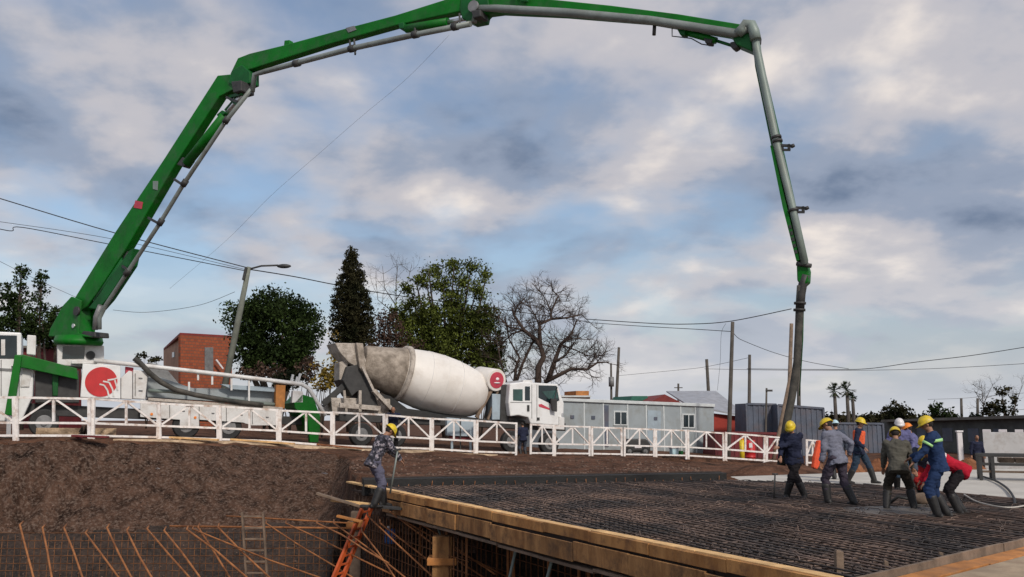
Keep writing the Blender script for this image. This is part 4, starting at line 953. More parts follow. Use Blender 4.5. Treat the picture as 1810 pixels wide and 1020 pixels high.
def wire(pts, D0, D1, label, r=.02, m='wire'):
    k = len(pts); P = [at(x, y, D0 + (D1 - D0) * i / (k - 1)) for i, (x, y) in enumerate(pts)]
    out = []
    for i in range(k - 1):                      # smooth between the given points
        p0, p1, p2, p3 = P[max(0, i - 1)], P[i], P[i + 1], P[min(k - 1, i + 2)]
        for j in range(6):
            s = j / 6; out.append(.5 * ((2 * p1) + (p2 - p0) * s + (2 * p0 - 5 * p1 + 4 * p2 - p3) * s * s + (3 * p1 - 3 * p2 + p3 - p0) * s ** 3))
    out.append(P[-1])
    tag(MB().path(out, r, 5).build('cable', M[m], fix=False), label, 'cable', 'overhead cables')
wire([(-60, 333), (0, 351), (207, 413), (440, 474)], 46, 52, 'upper overhead cable from the left edge to the street lamp', .030)
wire([(-60, 392), (0, 405), (22, 408), (40, 402), (190, 431), (440, 480)], 46, 52, 'lower kinked overhead cable from the left edge to the street lamp', .024)
wire([(-60, 385), (0, 392), (207, 424), (440, 478)], 46, 52, 'middle thin overhead cable from the left edge to the street lamp', .014)
wire([(440, 476), (520, 489), (596, 504), (700, 522), (880, 546), (1040, 569)], 52, 76, 'overhead cable from the street lamp past the cypress', .034)
wire([(1036, 564), (1140, 571), (1210, 573), (1290, 568), (1399, 546)], 60, 50, 'upper sagging cable reaching the reddish pole', .026)
wire([(1036, 570), (1140, 577), (1230, 582), (1292, 586)], 64, 56, 'cable reaching the tall dark pole from the left', .022)
wire([(1295, 586), (1303, 596), (1318, 604), (1370, 624), (1430, 640), (1500, 652)], 56, 70, 'cable dropping rightward from the tall dark pole', .020)
wire([(1320, 652), (1440, 653), (1530, 652), (1620, 640), (1720, 628), (1840, 609)], 64, 54, 'upper of two cables running to the right edge', .022)
wire([(1245, 652), (1440, 655), (1640, 652), (1840, 641)], 74, 60, 'lower of two cables running to the right edge', .016)
wire([(200, 548), (260, 552), (350, 540), (415, 516)], 60, 54, 'faint cable behind the boom foot', .014)
wire([(-20, 452), (60, 492), (140, 528)], 50, 60, 'faint cable crossing behind the dark conifer', .012)
wire([(1094, 664), (1200, 654), (1250, 648), (1325, 632)], 90, 74, 'faint cable between skyline poles left of the tall one', .016)
wire([(1640, 706), (1700, 704), (1760, 699), (1840, 692)], 95, 95, 'short faint cable at the two thin right poles', .016)
wire([(794, 62), (720, 138), (640, 205), (560, 275), (480, 345), (400, 425), (300, 510)], 28, 34, 'very thin rope hanging slanting from the boom joint', .004, m='steel')
wire([(1283, 572), (1275, 590), (1273, 640), (1268, 690)], 57, 62, 'drop cable hanging left of the tall dark pole', .010)

# ------------------------------------------------------------------ trees
def leaves(mb, c, rad, n, size, flat=1.0):
    for _ in range(n):
        p = Vector((random.gauss(0, .5) * rad[0], random.gauss(0, .5) * rad[1], random.gauss(0, .5) * rad[2])) + c
        a = Vector((random.gauss(0, 1), random.gauss(0, 1), random.gauss(0, 1))).normalized(); b = a.orthogonal().normalized()
        b = Matrix.Rotation(random.uniform(0, 6.28), 3, a) @ b; s = size * random.uniform(.6, 1.4)
        x = b * s; y = a.cross(b) * s * .55
        mb.add([p - x, p - y * .9, p + x, p + y], [(0, 1, 2, 3)])
def crown(blobs, D, density, size, clump=.35, depth=None, shell=.35):
    mb = MB()
    for cx, cy, rx, ry in blobs:
        c = at(cx, cy, D); RX, RZ = rx * mpp(D), ry * mpp(D); RY = depth or RX
        n = max(5, int(density * RX * RZ * 3))
        for _ in range(n):
            while True:
                v = Vector((random.uniform(-1, 1), random.uniform(-1, 1), random.uniform(-1, 1)))
                if shell < v.length < 1: break
            p = c + Vector((v.x * RX, v.y * RY, v.z * RZ)); k = clump * random.uniform(.6, 1.4)
            leaves(mb, p, (k, k, k * .8), 26, size)
    return mb
def limb_tree(root, base, tops, r, m):
    mb = MB()
    for tpt in tops:
        mid = base + (tpt - base) * .5 + Vector((random.uniform(-.3, .3), random.uniform(-.3, .3), .2))
        mb.path([base, base + (mid - base) * .5 + Vector((0, 0, .3)), mid, tpt], [r, r * .7, r * .45, r * .12], 7)
    mb.build('trunk', m, root)
def tree(name, label, px, D, blobs, m, density=3, size=.16, clump=.4, r=.25, depth=None, bark='bark', shell=.35, group=None, tops=6):
    b = at(px, 742, D); base = Vector((b.x, b.y, gz(b.x, b.y, False) - .1))
    t = thing(name, label, 'tree', base, group)
    T = [at(bx + random.uniform(-.5, .5) * rx, by + random.uniform(-.5, .5) * ry, D) for bx, by, rx, ry in (blobs * 3)[:tops]]
    limb_tree(t, base, T, r, M[bark])
    crown(blobs, D, density, size, clump, depth, shell).build('crown', m, t, fix=False); return t
# round dense tree
tree('round_tree', 'dense dark rounded tree beside the leaning street lamp', 487, 56,
     [(487, 585, 70, 68), (440, 575, 30, 40), (540, 580, 28, 45), (487, 548, 55, 38), (450, 625, 38, 38), (525, 625, 35, 38), (415, 560, 10, 24), (487, 640, 55, 26)], M['leafd'], 20, .10, .40, .3, 2.4, tops=8, shell=.25)
# cypress
blobs = []
for k in range(15):
    y = 449 + k * 11; w = 4 + 32 * min(1, (k / 9.0)) ** .8
    blobs.append((621 + (1 if k > 3 else 0), y, min(w + 5, 40), 14))
tree('cypress_tree', 'tall dark pointed cypress behind the mixer drum', 620, 60, blobs, M['leafo'], 46, .07, .17, .28, None, tops=5, shell=.2)
# big open-crowned tree
tree('broadleaf_tree', 'big green broadleaf tree with open upper crown behind the mixer', 790, 66,
     [(765, 478, 16, 10), (800, 470, 18, 9), (835, 471, 16, 9), (857, 486, 9, 14), (815, 494, 16, 12), (778, 502, 20, 14), (846, 516, 14, 16), (738, 490, 12, 8), (724, 508, 9, 8), (752, 498, 10, 9), (805, 528, 22, 18), (740, 550, 38, 24), (800, 570, 60, 34), (855, 560, 26, 26),
      (730, 590, 40, 32), (790, 620, 60, 40), (855, 610, 36, 42), (700, 560, 16, 18), (870, 645, 24, 26), (760, 640, 50, 26), (720, 510, 8, 8)], M['leafm'], 24, .10, .42, .3, 2.0, tops=14, shell=.2)
tree('thicket_tree', 'brownish half-bare thicket between the cypress and the green tree', 675, 63,
     [(680, 575, 24, 30), (665, 610, 30, 26), (700, 600, 24, 30), (640, 575, 20, 40), (635, 615, 30, 20), (720, 625, 30, 25)], M['leafr'], 9, .10, .42, .15, 1.4, tops=10, shell=0)
# conifers at left
def spire(px, y0, y1, w, D):
    out = []; n = 9
    for k in range(n): out.append((px + random.uniform(-2.5, 2.5), y0 + (y1 - y0) * (k + .3) / n, max(2, w * 1.15 * ((k + .2) / n) ** 1.15 * random.uniform(.6, 1.35)), (y1 - y0) / n * .62))
    return out
tree('conifer_tree', 'taller spiky dark conifer near the left edge', 38, 52, spire(38, 470, 595, 26, 52) + spire(8, 504, 600, 22, 52) + spire(22, 520, 600, 24, 52), M['leafd'], 16, .09, .22, .16, .9, tops=6, shell=0)
tree('conifer_tree', 'shorter spiky dark conifer just right of the taller one', 74, 54, spire(72, 480, 600, 24, 54) + spire(96, 545, 602, 12, 54) + spire(58, 560, 610, 24, 54), M['leafd'], 16, .09, .22, .16, .9, tops=6, shell=0)
tree('conifer_tree', 'low dark conifer filling the gap between the spiky conifers and the boom', 100, 58, spire(100, 560, 612, 16, 58) + spire(84, 572, 615, 20, 58), M['leafd'], 16, .09, .22, .16, .9, tops=3, shell=0)
tree('conifer_tree', 'conifer cut off by the left picture edge', -30, 56, spire(-32, 480, 600, 30, 56), M['leafd'], 18, .11, .22, .16, 1.0, tops=3, shell=0)
# distant trees at right
tree('rounded_bush', 'low rounded dull green tree in the distance behind the white-helmeted worker', 1578, 92, [(1578, 732, 32, 18), (1555, 738, 14, 10), (1600, 738, 14, 10)], M['leafo'], 7, .17, .42, .2, 1.5, tops=4, shell=0)
tree('rounded_bush', 'dark rounded small tree left of the two thin right poles', 1659, 92, [(1658, 727, 17, 14), (1680, 735, 14, 8)], M['leafd'], 8, .16, .40, .2, 1.2, tops=4, shell=0)
tree('sparse_tree', 'sparse ragged tree with one tall leader at the right edge', 1768, 88, [(1773, 690, 8, 18), (1770, 715, 22, 14), (1795, 708, 12, 7), (1750, 722, 16, 10), (1765, 730, 34, 9)], M['leafo'], 6, .14, .30, .15, .9, tops=8, shell=0)
tree('rounded_bush', 'dark low bush line above the long dark building', 1712, 90, [(1714, 738, 14, 5)], M['leafd'], 3, .2, .4, .1, 1, tops=2, shell=0)
mb = MB()
for px in range(1440, 1680, 6):
    c = at(px, 740, 120); leaves(mb, c, (1.2, 1, .55 + .4 * abs(noise.noise(Vector((px * .05, 0, 0))))), 40, .3)
stuff(mb.build('distant_treeline', M['leafo'], fix=False))
# palms
def palm(px, ytop, D, label, sp=19):
    b = at(px, 742, D); base = Vector((b.x, b.y, -.7)); top = at(px, ytop + 22, D)
    t = thing('palm_tree', label, 'palm tree', base, 'fan palms on the skyline')
    MB().path([base, (base + top) / 2 + Vector((.08, 0, 0)), top], [.26, .20, .17], 9).build('trunk', M['pole'], t)
    mb = MB(); c = top + Vector((0, 0, .25))
    for k in range(46):
        el = R(random.uniform(-65, 85)); az = random.uniform(0, 6.28); d = Vector((math.cos(el) * math.cos(az), math.cos(el) * math.sin(az), math.sin(el)))
        L = sp * mpp(D) * random.uniform(.75, 1.0); side = d.cross(Vector((0, 0, 1))).normalized(); upv = side.cross(d)
        tip = c + d * L; fan = L * .33
        mb.bar(c, c + d * L * .6, .03, .03)
        for j in range(-4, 5):
            a = j * .3; e = c + d * L * .6; q = e + (d * math.cos(a) + side * math.sin(a)) * fan * 1.1 - Vector((0, 0, .1 * abs(j) * .2))
            w = upv * .02 + side * .035; mb.add([e - w, e + w, q], [(0, 1, 2)])
    mb.build('fronds', M['leafd'], t, fix=False)
palm(1475, 672, 98, 'leftmost of three fan palms on the right skyline')
palm(1497, 671, 98, 'middle of three fan palms, tallest fronds')
palm(1507, 684, 101, 'rightmost and lowest of the three fan palms', 11)

# bare trees
def twigs(mb, p, d, L, r, depth, wob=.5, mi=0):
    if depth == 0 or L < .12: return
    n = 3; pts = [p]; cur = p; dd = d.normalized()
    for i in range(n):
        dd = (dd + Vector((random.gauss(0, 1), random.gauss(0, 1), random.gauss(0, 1))) * .22 * wob + Vector((0, 0, .05))).normalized(); cur = cur + dd * L / n; pts.append(cur)
    mb.path(pts, [r, r * .8, r * .65, r * .45], 4, mi, False)
    for k in range(3 if depth > 1 else 2):
        s = random.uniform(.35, 1); i = min(n - 1, int(s * n)); q = pts[i] + (pts[i + 1] - pts[i]) * (s * n - i)
        nd = (dd + Vector((random.gauss(0, 1), random.gauss(0, 1), random.gauss(0, 1) * .8)) * .75).normalized()
        twigs(mb, q, nd, L * random.uniform(.5, .8), r * .55, depth - 1, wob, mi)
def bare_tree(name, label, D, limbs, r0, tw, L, twr, m, base_px):
    b = at(base_px, 742, D); base = Vector((b.x, b.y, gz(b.x, b.y, False) - .2)); t = thing(name, label, 'tree', base)
    mb = MB(); mt = MB()
    for k, (pts, ra, rb) in enumerate(limbs):
        P = [at(x, y, D + math.sin(k * 2.1) * .8 * i / len(pts)) for i, (x, y) in enumerate(pts)]
        if k == 0: P = [base] + P
        n = len(P); rs = [ra + (rb - ra) * i / (n - 1) for i in range(n)]
        mb.path(P, [q * .8 for q in rs], 8)
        for i in range(1, n):
            for _ in range(tw):
                s = random.random(); q = P[i - 1] + (P[i] - P[i - 1]) * s; d = (P[i] - P[i - 1]).normalized()
                nd = (d * .5 + Vector((random.gauss(0, 1), random.gauss(0, .8), random.gauss(.35, .8)))).normalized()
                twigs(mt, q, nd, L * random.uniform(.5, 1.1), twr, 4)
    mb.build('trunk', M[m], t); mt.build('branches', M[m], t, fix=False); return t
bare_tree('bare_tree', 'large gnarled leafless tree behind the mixer truck cab', 64, [
    ([(951, 690), (951, 674), (952, 648), (961, 631), (955, 612), (948, 601), (926, 583), (909, 558), (905, 545)], .36, .08),
    ([(969, 672), (980, 640), (991, 609), (1010, 590), (1020, 565)], .26, .05),
    ([(962, 676), (990, 662), (1010, 652), (1038, 653), (1056, 641), (1077, 640)], .20, .05),
    ([(955, 612), (954, 592), (954, 573), (974, 564), (974, 551), (987, 523), (975, 512)], .20, .05),
    ([(913, 674), (924, 642), (937, 614), (944, 600)], .15, .10),
    ([(926, 583), (900, 578), (880, 560)], .09, .04), ([(974, 564), (1000, 562), (1030, 556)], .11, .05),
    ([(909, 676), (912, 650), (918, 632), (900, 600), (892, 560)], .13, .05), ([(991, 609), (1005, 600), (1025, 598)], .12, .05), ([(980, 640), (1000, 628), (1015, 605)], .12, .05), ([(926, 583), (905, 590), (885, 610)], .10, .04), ([(895, 676), (885, 640), (878, 600)], .10, .04), ([(1038, 653), (1050, 632), (1062, 628)], .07, .03),
    ([(909, 558), (915, 540), (930, 532)], .07, .03), ([(952, 573), (945, 556), (932, 535)], .07, .03), ([(991, 609), (1020, 620), (1040, 630)], .08, .03),
    ([(974, 551), (965, 530), (955, 515)], .06, .03)], .35, 5, 1.25, .032, 'barkred', 952)
bare_tree('bare_tree', 'thin leafless whitish tree showing between the cypress and the big green tree', 80, [
    ([(700, 600), (700, 540), (700, 500), (703, 470)], .10, .03), ([(700, 540), (680, 510), (676, 470)], .06, .02), ([(700, 530), (720, 500), (728, 468)], .06, .02), ([(698, 555), (668, 530), (664, 490)], .05, .02)], .2, 3, 1.8, .018, 'pole', 700)
bare_tree('bare_tree', 'tiny leafless tree left of the sparse right-edge tree', 96, [
    ([(1738, 740), (1738, 715), (1735, 680)], .10, .04), ([(1738, 715), (1750, 690)], .06, .03), ([(1738, 715), (1722, 690)], .06, .03), ([(1790, 735), (1800, 700), (1806, 685)], .06, .03)], .2, 3, 1.6, .025, 'pole', 1738)

# weeds and undergrowth
def bush(px, py, D, rx, ry, m, label, size=.12, dens=5, name='bush', cl=.25):
    b = at(px, py, D); base = Vector((b.x, b.y, gz(b.x, b.y, False)))
    t = thing(name, label, 'bush', base); limb_tree(t, base, [at(px + random.uniform(-.6, .6) * rx, py - random.uniform(0, .6) * ry, D) for _ in range(5)], .04, M['bark'])
    crown([(px, py, rx, ry)], D, dens, size, cl, rx * mpp(D) * .8, 0).build('foliage', m, t, fix=False)
bush(590, 640, 46, 8, 50, M['leafy'], 'tall yellowing bush standing just left of the mixer hopper', .09, 22)
bush(572, 668, 46, 20, 30, M['leafy'], 'low yellow-brown weeds behind the pump truck hopper', .09, 14)
bush(545, 655, 48, 22, 28, M['leafr'], 'brown weeds left of the yellow weeds', .09, 12)
bush(470, 662, 50, 55, 14, M['leafr'], 'dry brown undergrowth below the round tree', .10, 12)
bush(515, 672, 47, 40, 18, M['leafo'], 'dull green undergrowth behind the pump truck rail', .10, 12)
bush(265, 634, 70, 30, 7, M['leafo'], 'low hedge left of the brick house', .14, 5)
bush(850, 660, 58, 40, 24, M['leafm'], 'green undergrowth behind the red-ended water tank', .15, 5)
bush(148, 774, 31.0, 9, 6, M['leafr'], 'dry weed tuft below the outrigger at the bank edge', .05, 40, cl=.08)
# dull red hut behind pump cab at far left
RH = PL(60, 60, 110, 60); t = bd('red_brown_hut', 'dull red-brown hut wall visible under the boom turret', 'hut', RH, 85)
px_prism(RH, [(40, 760), (40, 615), (106, 615), (106, 760)], 0, 3, 'wall', M['maroon'], t, 0); px_prism(RH, [(38, 615), (38, 611), (108, 611), (108, 615)], -.3, 3.3, 'roof', M['dullroof'], t, 0)

# ------------------------------------------------------------------ small things behind the fence
def lump(pxs, pys, D, th, m, name, label, cat, bevel=.05, parts=()):
    pl = PL(pxs[0], D, pxs[1], D + .1); t = bd(name, label, cat, pl, sum(pxs) / 2, .2)
    return pl, t
pl, t = lump((1104, 1150), (778, 806), 46.5, 1, None, 'generator', 'black generator set behind the fence before the grey offices', 'generator')
px_prism(pl, [(1104, 782), (1110, 776), (1143, 776), (1150, 784), (1150, 798), (1104, 798)], 0, .8, 'housing', M['dark'], t, .06)
px_prism(pl, [(1112, 797), (1142, 798), (1142, 806), (1112, 805)], .1, .7, 'skid', M['steel'], t, .01)
for x in (1112, 1140): wheel(pl, x, .2, -.05, gz(pl.w((1, 0, 0)).x, 46, False), t, .12)
px_prism(pl, [(1122, 788), (1134, 788), (1134, 792), (1122, 792)], -.03, .0, 'nameplate', M['whitep'], t, 0)
pl, t = lump((1188, 1204), (0, 0), 46, 1, None, 'plastic_box', 'small pale blue plastic crate behind the fence', 'crate')
px_prism(pl, [(1188, 792), (1200, 792), (1199, 806), (1189, 806)], 0, .4, 'box_body', M['bluep'], t, .02)
px_prism(pl, [(1187, 789), (1201, 789), (1201, 792.5), (1187, 792.5)], -.04, .44, 'lid', M['whitep'], t, .01)
px_prism(pl, [(1200, 797), (1208, 797), (1208, 806), (1200, 806)], 0, .3, 'side_tin', M['dkgreen'], t, .02)
p = at(1312, 808, 50); zt = at(1312, 777, 50).z
t = thing('yellow_post', 'yellow post standing behind the right part of the fence', 'post', (p.x, p.y, -.6))
MB().tube((p.x, p.y, -.65), (p.x, p.y, zt), .13, n=14).build('tube', M['yellow'], t); MB().tube((p.x, p.y, zt), (p.x, p.y, zt + .06), .15, .1, n=14).build('cap', M['orange'], t)
p = at(1326, 800, 50.5); z1 = at(1326, 778, 50.5).z
t = thing('red_drum', 'bright red steel drum right of the yellow post', 'drum', (p.x, p.y, -.6))
MB().lathe((p.x, p.y, -.62), (0, 0, 1), [(0, .27), (.02, .28), (.3, .28), (.31, .30), (.33, .28), (.6, .28), (.61, .30), (.63, .28), (z1 + .6, .28), (z1 + .62, .25)], 24).build('barrel', M['red'], t)
MB().box(p.x - .12, p.x + .06, p.y - .30, p.y - .28, z1 - .4, z1 - .15).build('white_label', M['whitep'], t)
# orange-red mesh cloth beside the walking worker
pl = PL(1436, 24.0, 1456, 24.2); mb = MB(); vs = []
O = [(1448, 778), (1455, 780), (1453, 800), (1449, 824), (1445, 830), (1439, 827), (1441, 808), (1445, 792)]
poly = [pl.hit(x, y) for x, y in O]; mb.prism(poly, 0, .12)
tag(mb.build('safety_vest', M['orred'], pl=pl, bevel=.03), 'bright orange-red safety vest hanging on the end of the fence', 'vest')

# ------------------------------------------------------------------ under the deck and in the pit
SEC = lambda s, o, z: Vector((A0 + dB * s + nB * o).to_tuple()[:2] + (z,))
props = [(3.4, .8, 0), (4.3, 2.4, 0), (5.2, .7, 0), (6.0, 1.9, 0), (6.7, .5, 1), (7.2, 1.2, 1), (8.0, 2.6, 0), (8.6, .6, 0), (9.3, 1.6, 0), (10.1, .5, 1), (10.6, 1.0, 0), (11.2, 2.2, 0)]
for i, (s, o, x) in enumerate(props):
    p = SEC(s, o, -4.0); q = SEC(s, o, -.36)
    t = thing('scaffold_prop', ORD[i] + ' steel prop under the deck counting from the worker on the beam', 'prop', p, 'steel props under the deck')
    MB().tube(p, p + (q - p) * .55, .038, n=8).build('outer_tube', M['palepipe'] if i % 3 == 0 else M['steel'], t); MB().tube(p + (q - p) * .55, q, .028, n=8).build('inner_tube', M['rust'], t)
    MB().box(q.x - .09, q.x + .09, q.y - .09, q.y + .09, q.z - .012, q.z).build('head_plate', M['steel'], t)
t = thing('cross_bracing', 'pale diagonal scaffold braces under the middle of the deck', 'bracing', SEC(6.5, .4, -4))
for s0, s1, z0, z1, o in ((5.3, 7.4, -.6, -3.2, .45), (8.9, 7.6, -.6, -3.4, .5), (10.4, 9.6, -.6, -2.2, .4), (5.8, 8.5, -2.2, -2.6, .6)):
    MB().tube(SEC(s0, o, z0), SEC(s1, o, z1), .028, n=8).build('brace', M['palepipe'], t)
t = thing('timber_column', 'boxed timber column form with wooden collar under the middle of the edge beam', 'column form', SEC(6.35, .15, -4))
p = SEC(6.35, .12, 0)
MB().box(p.x - .20, p.x + .20, p.y - .2, p.y + .2, -4, -.66).build('column_box', M['woodr'], t, bevel=.01)
for z in (-1.15, -2.0, -2.9):
    MB().box(p.x - .30, p.x + .30, p.y - .27, p.y + .27, z - .07, z + .07).build('collar', M['woodo'], t, bevel=.01)
t = thing('timber_column', 'weathered timber column under the far end of the edge beam', 'column form', SEC(.9, .1, -4))
p = SEC(1.0, .0, 0); MB().box(p.x - .14, p.x + .14, p.y - .14, p.y + .14, -4, -.62).build('column_box', M['woodg'], t, bevel=.01)
MB().box(p.x - .24, p.x + .22, p.y - .2, p.y + .2, -1.0, -.88).build('collar', M['woodo'], t, bevel=.01)
for z, (x0, x1) in ((-.48, (-1.1, .5)), (-.62, (-.3, .8)), (-1.25, (-1.0, .3))):
    pass
# short boards crossing the far end where the worker stands
for i, (a, b, m, w, lab) in enumerate((((586, 884), (668, 893), 'woodp', .16, 'pale board under the bending worker, sticking out leftward'),
        ((560, 872), (640, 896), 'woodg', .12, 'grey plank sloping up to the left of the bending worker'),
        ((640, 893), (712, 899), 'dark', .30, 'dark foot board on which the bending worker stands'),
        ((596, 912), (640, 922), 'woodo', .10, 'short orange board below the pale board'))):
    D = 21.3 - .08 * i; p, q = at(*a, D), at(*b, D - .15)
    mb = MB(); mb.bar(p, q, w, .05); mb.bar(p + (q - p) * .7 + Vector((0, .02, -.055)), p + (q - p) * .75 + Vector((0, .4, -.055)), .06, .05)
    tag(mb.build('board', M[m], bevel=.005), lab, 'board', 'boards at the far end of the edge beam')
# ladders
def ladder(p0, p1, wv, m, label, rungs, w=.045):
    t = thing('ladder', label, 'ladder', p0, 'ladders in the pit'); 
    for s in (0, 1): MB().bar(p0 + wv * s, p1 + wv * s, w, w * 1.8).build('rail', M[m], t, bevel=.004)
    mb = None
    for k in range(rungs):
        f = (k + .6) / rungs; a = p0 + (p1 - p0) * f; MB().bar(a, a + wv, .04, .04).build('rung', M[m], t)
D = 23.2; b0 = at(438, 1060, D); b1 = at(428, 905, D); b0 = b0 + (b0 - b1) * .55
ladder(b0, b1, Vector((.52, 0, 0)), 'woodg', 'grey wooden ladder standing in the pit among the rebar', 12)
D = 22.6; c1 = at(640, 900, D - .3); c0 = at(590, 1020, D - 1.2); c0 = c0 + (c0 - c1) * .7
ladder(c0, c1, Vector((.16, .40, 0)), 'orladder', 'orange-red ladder leaning up to the bending worker', 13, .06)
# blue tank below
c = at(690, 945, 22.8); t = thing('blue_jerrycan', 'blue plastic container hanging between the props left under the deck', 'jerrycan', c)
MB().box(c.x - .13, c.x + .13, c.y - .1, c.y + .1, c.z - .22, c.z + .14).build('can_body', M['blue'], t, bevel=.05); MB().tube(c + Vector((-.06, 0, .13)), c + Vector((-.06, 0, .2)), .04, n=10).build('cap', M['whitep'], t)
# wall reinforcement cage in the pit
t = thing('wall_rebar_cage', 'upright rusty wall reinforcement grid at the foot of the cut', 'rebar cage', (-10, 23.6, -4))
mb = MB(); Yc = 23.9
xl = at(0, 930, Yc).x - 4; xr = at(640, 930, Yc).x
k = 0; x = xl
ztop = at(400, 932, Yc).z
while x < xr:
    zt = ztop + random.uniform(-.12, .02) - (.12 if x < at(330, 930, Yc).x else 0)
    mb.tube((x, Yc + random.uniform(-.02, .02), -4.1), (x + random.uniform(-.03, .03), Yc, zt), .009, n=4); x += .17
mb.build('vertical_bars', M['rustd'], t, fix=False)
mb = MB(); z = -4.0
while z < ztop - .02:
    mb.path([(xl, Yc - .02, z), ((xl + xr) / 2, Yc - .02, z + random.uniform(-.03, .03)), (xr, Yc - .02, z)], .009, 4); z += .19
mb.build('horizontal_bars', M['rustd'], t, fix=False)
mb = MB(); mb.tube(at(300, 930, Yc - .1), at(640, 934, Yc - .1), .028, n=6); mb.tube(at(400, 912, Yc + .6), at(640, 926, Yc), .022, n=6); mb.build('top_bar', M['rust'], t)
# grid behind the props (second cage, under deck)
t = thing('wall_rebar_cage', 'rusty vertical reinforcement grid under the far part of the deck', 'rebar cage', SEC(2.5, .2, -4))
mb = MB(); s = 1.4
while s < 7.6:
    mb.tube(SEC(s, .15, -4.0), SEC(s + random.uniform(-.03, .03), .15, -.64), .014, n=4); s += .21
for k in range(13): mb.tube(SEC(1.3, .13, -3.9 + k * .24), SEC(7.6, .13, -3.9 + k * .24), .008, n=4)
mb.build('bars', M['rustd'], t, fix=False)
t = thing('wall_rebar_cage', 'dim second reinforcement grid farther back under the deck', 'rebar cage', SEC(3.5, 2.2, -4))
mb = MB(); s = 1.8
while s < 11: mb.tube(SEC(s, 1.9, -4.0), SEC(s + random.uniform(-.05, .05), 1.9, -.4), .014, n=4); s += .27
for k in range(10): mb.tube(SEC(1.8, 1.88, -3.9 + k * .33), SEC(11, 1.88, -3.9 + k * .33), .010, n=4)
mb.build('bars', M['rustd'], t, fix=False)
# leaning bars
lean = [((35, 928), (60, 1024)), ((75, 933), (92, 1024)), ((113, 933), (147, 1024)), ((151, 942), (212, 1024)), ((189, 933), (234, 1024)), ((224, 938), (270, 1024)), ((260, 935), (338, 1024)), ((290, 938), (356, 1024)),
        ((330, 936), (440, 1024)), ((350, 932), (408, 1024)), ((385, 932), (480, 1024)), ((340, 935), (620, 1040)), ((470, 925), (590, 1000)), ((505, 925), (640, 990)), ((560, 925), (650, 975)), ((590, 925), (720, 1024)),
        ((650, 912), (770, 1024)), ((690, 905), (860, 1024)), ((705, 915), (905, 1024)), ((672, 925), (800, 1024)), ((640, 940), (700, 1024)), ((720, 912), (830, 985))]
for i, (a, b) in enumerate(lean):
    D = 23.6 - .3 * (i % 3) - (1.5 if i > 13 else 0); p = at(*a, D); q = at(*b, D - (1.5 if i < 14 else 2.2)); q2 = q + (q - p) * .35
    mid = (p + q) / 2 + Vector((0, 0, .05 * math.sin(i)))
    t = tag(MB().path([p + Vector((-.05, .25, .06)), p, mid, q, q2], .026 if i < 11 else .019, 6).build('rebar_rod', M['rust']),
            ORD[i] + ' slanting rusty rebar rod counted from the left edge', 'rebar rod', 'slanting rebar rods in the pit')
# ties along the left rods
# debris on the bank
for i, (px, py, D, s, m, lab) in enumerate(((574, 836, 26.9, .07, 'whitep', 'white scrap of paper on the bank left of the bending worker'), (279, 828, 28.0, .05, 'whitep', 'tiny white scrap high on the left bank'))):
    c = at(px, py, D); mb = MB(); a = random.uniform(0, 3)
    mb.add([(c.x - s * 1.6, c.y, c.z), (c.x, c.y - .05, c.z + s * .4), (c.x + s * 1.5, c.y, c.z - s * .3), (c.x, c.y + .03, c.z - s * .5), (c.x, c.y, c.z + .02)], [(0, 1, 4), (1, 2, 4), (2, 3, 4), (3, 0, 4)])
    tag(mb.build('paper_scrap', M[m]), lab, 'scrap', 'white scraps on the bank')
mb = MB()
for _ in range(3600):
    x = random.uniform(-18, 7); e = interp(ED, x)
    if x < -5.2:
        t_ = random.random() * .85; zt = gz(x, e); z = zt + (-4.1 - zt) * t_; y = e - t_ * max(.3, e - 24.3) * (1.18 - .18 * t_) - .02
        if random.random() < .4: continue
    else: y = e + .5 + random.random() ** 2 * 10; z = gz(x, y) + .0
    s = random.uniform(.012, .035 if x < -5.2 else .06); mb.ell((x, y, z), (s, s * .8, s * .7), 5, 3)
stuff(mb.build('stones', mat('stones', (.12, .075, .055), .95, .4, 1, island=.5), fix=False))

# ------------------------------------------------------------------ people
def ik(a, tgt, l1, l2, pole):
    d = tgt - a; L = min(d.length, (l1 + l2) * .995); dn = d.normalized(); tgt = a + dn * L
    x = (l1 * l1 - l2 * l2 + L * L) / (2 * L); h = math.sqrt(max(0, l1 * l1 - x * x))
    pl_ = pole - dn * pole.dot(dn)
    if pl_.length < 1e-4: pl_ = Vector((0, 1, 0))
    return a + dn * x + pl_.normalized() * h, tgt
def remesh(mb, name, mats, parent, vox, wr=0, seed=0, smooth=2):
    off = wloc(parent)
    me = bpy.data.meshes.new('tmp'); me.from_pydata([v - off for v in mb.v], [], mb.f); o = bpy.data.objects.new('tmp', me); COL.objects.link(o)
    bm = bmesh.new(); bm.from_mesh(me); bmesh.ops.remove_doubles(bm, verts=bm.verts, dist=1e-5); bmesh.ops.recalc_face_normals(bm, faces=bm.faces); bm.to_mesh(me); bm.free()
    r = o.modifiers.new('r', 'REMESH'); r.mode = 'VOXEL'; r.voxel_size = vox; r.use_smooth_shade = True
    if smooth: s = o.modifiers.new('s', 'SMOOTH'); s.iterations = smooth; s.factor = .5
    dg = bpy.context.evaluated_depsgraph_get(); me2 = bpy.data.meshes.new_from_object(o.evaluated_get(dg)); bpy.data.objects.remove(o)
    me2.name = name
    if wr:
        ns = [v.normal.copy() for v in me2.vertices]
        for v, nn in zip(me2.vertices, ns):
            p = v.co; v.co = p + nn * (noise.noise(Vector((p.x * 6 + seed, p.y * 6, p.z * 9))) * wr + noise.noise(Vector((p.x * 16 + seed, p.y * 16, p.z * 26))) * wr * .55)
    me2.materials.clear()
    for m in mats: me2.materials.append(m)
    for p in me2.polygons: p.use_smooth = True; p.material_index = 0
    ob = bpy.data.objects.new(name, me2); COL.objects.link(ob); ob.parent = parent; return ob
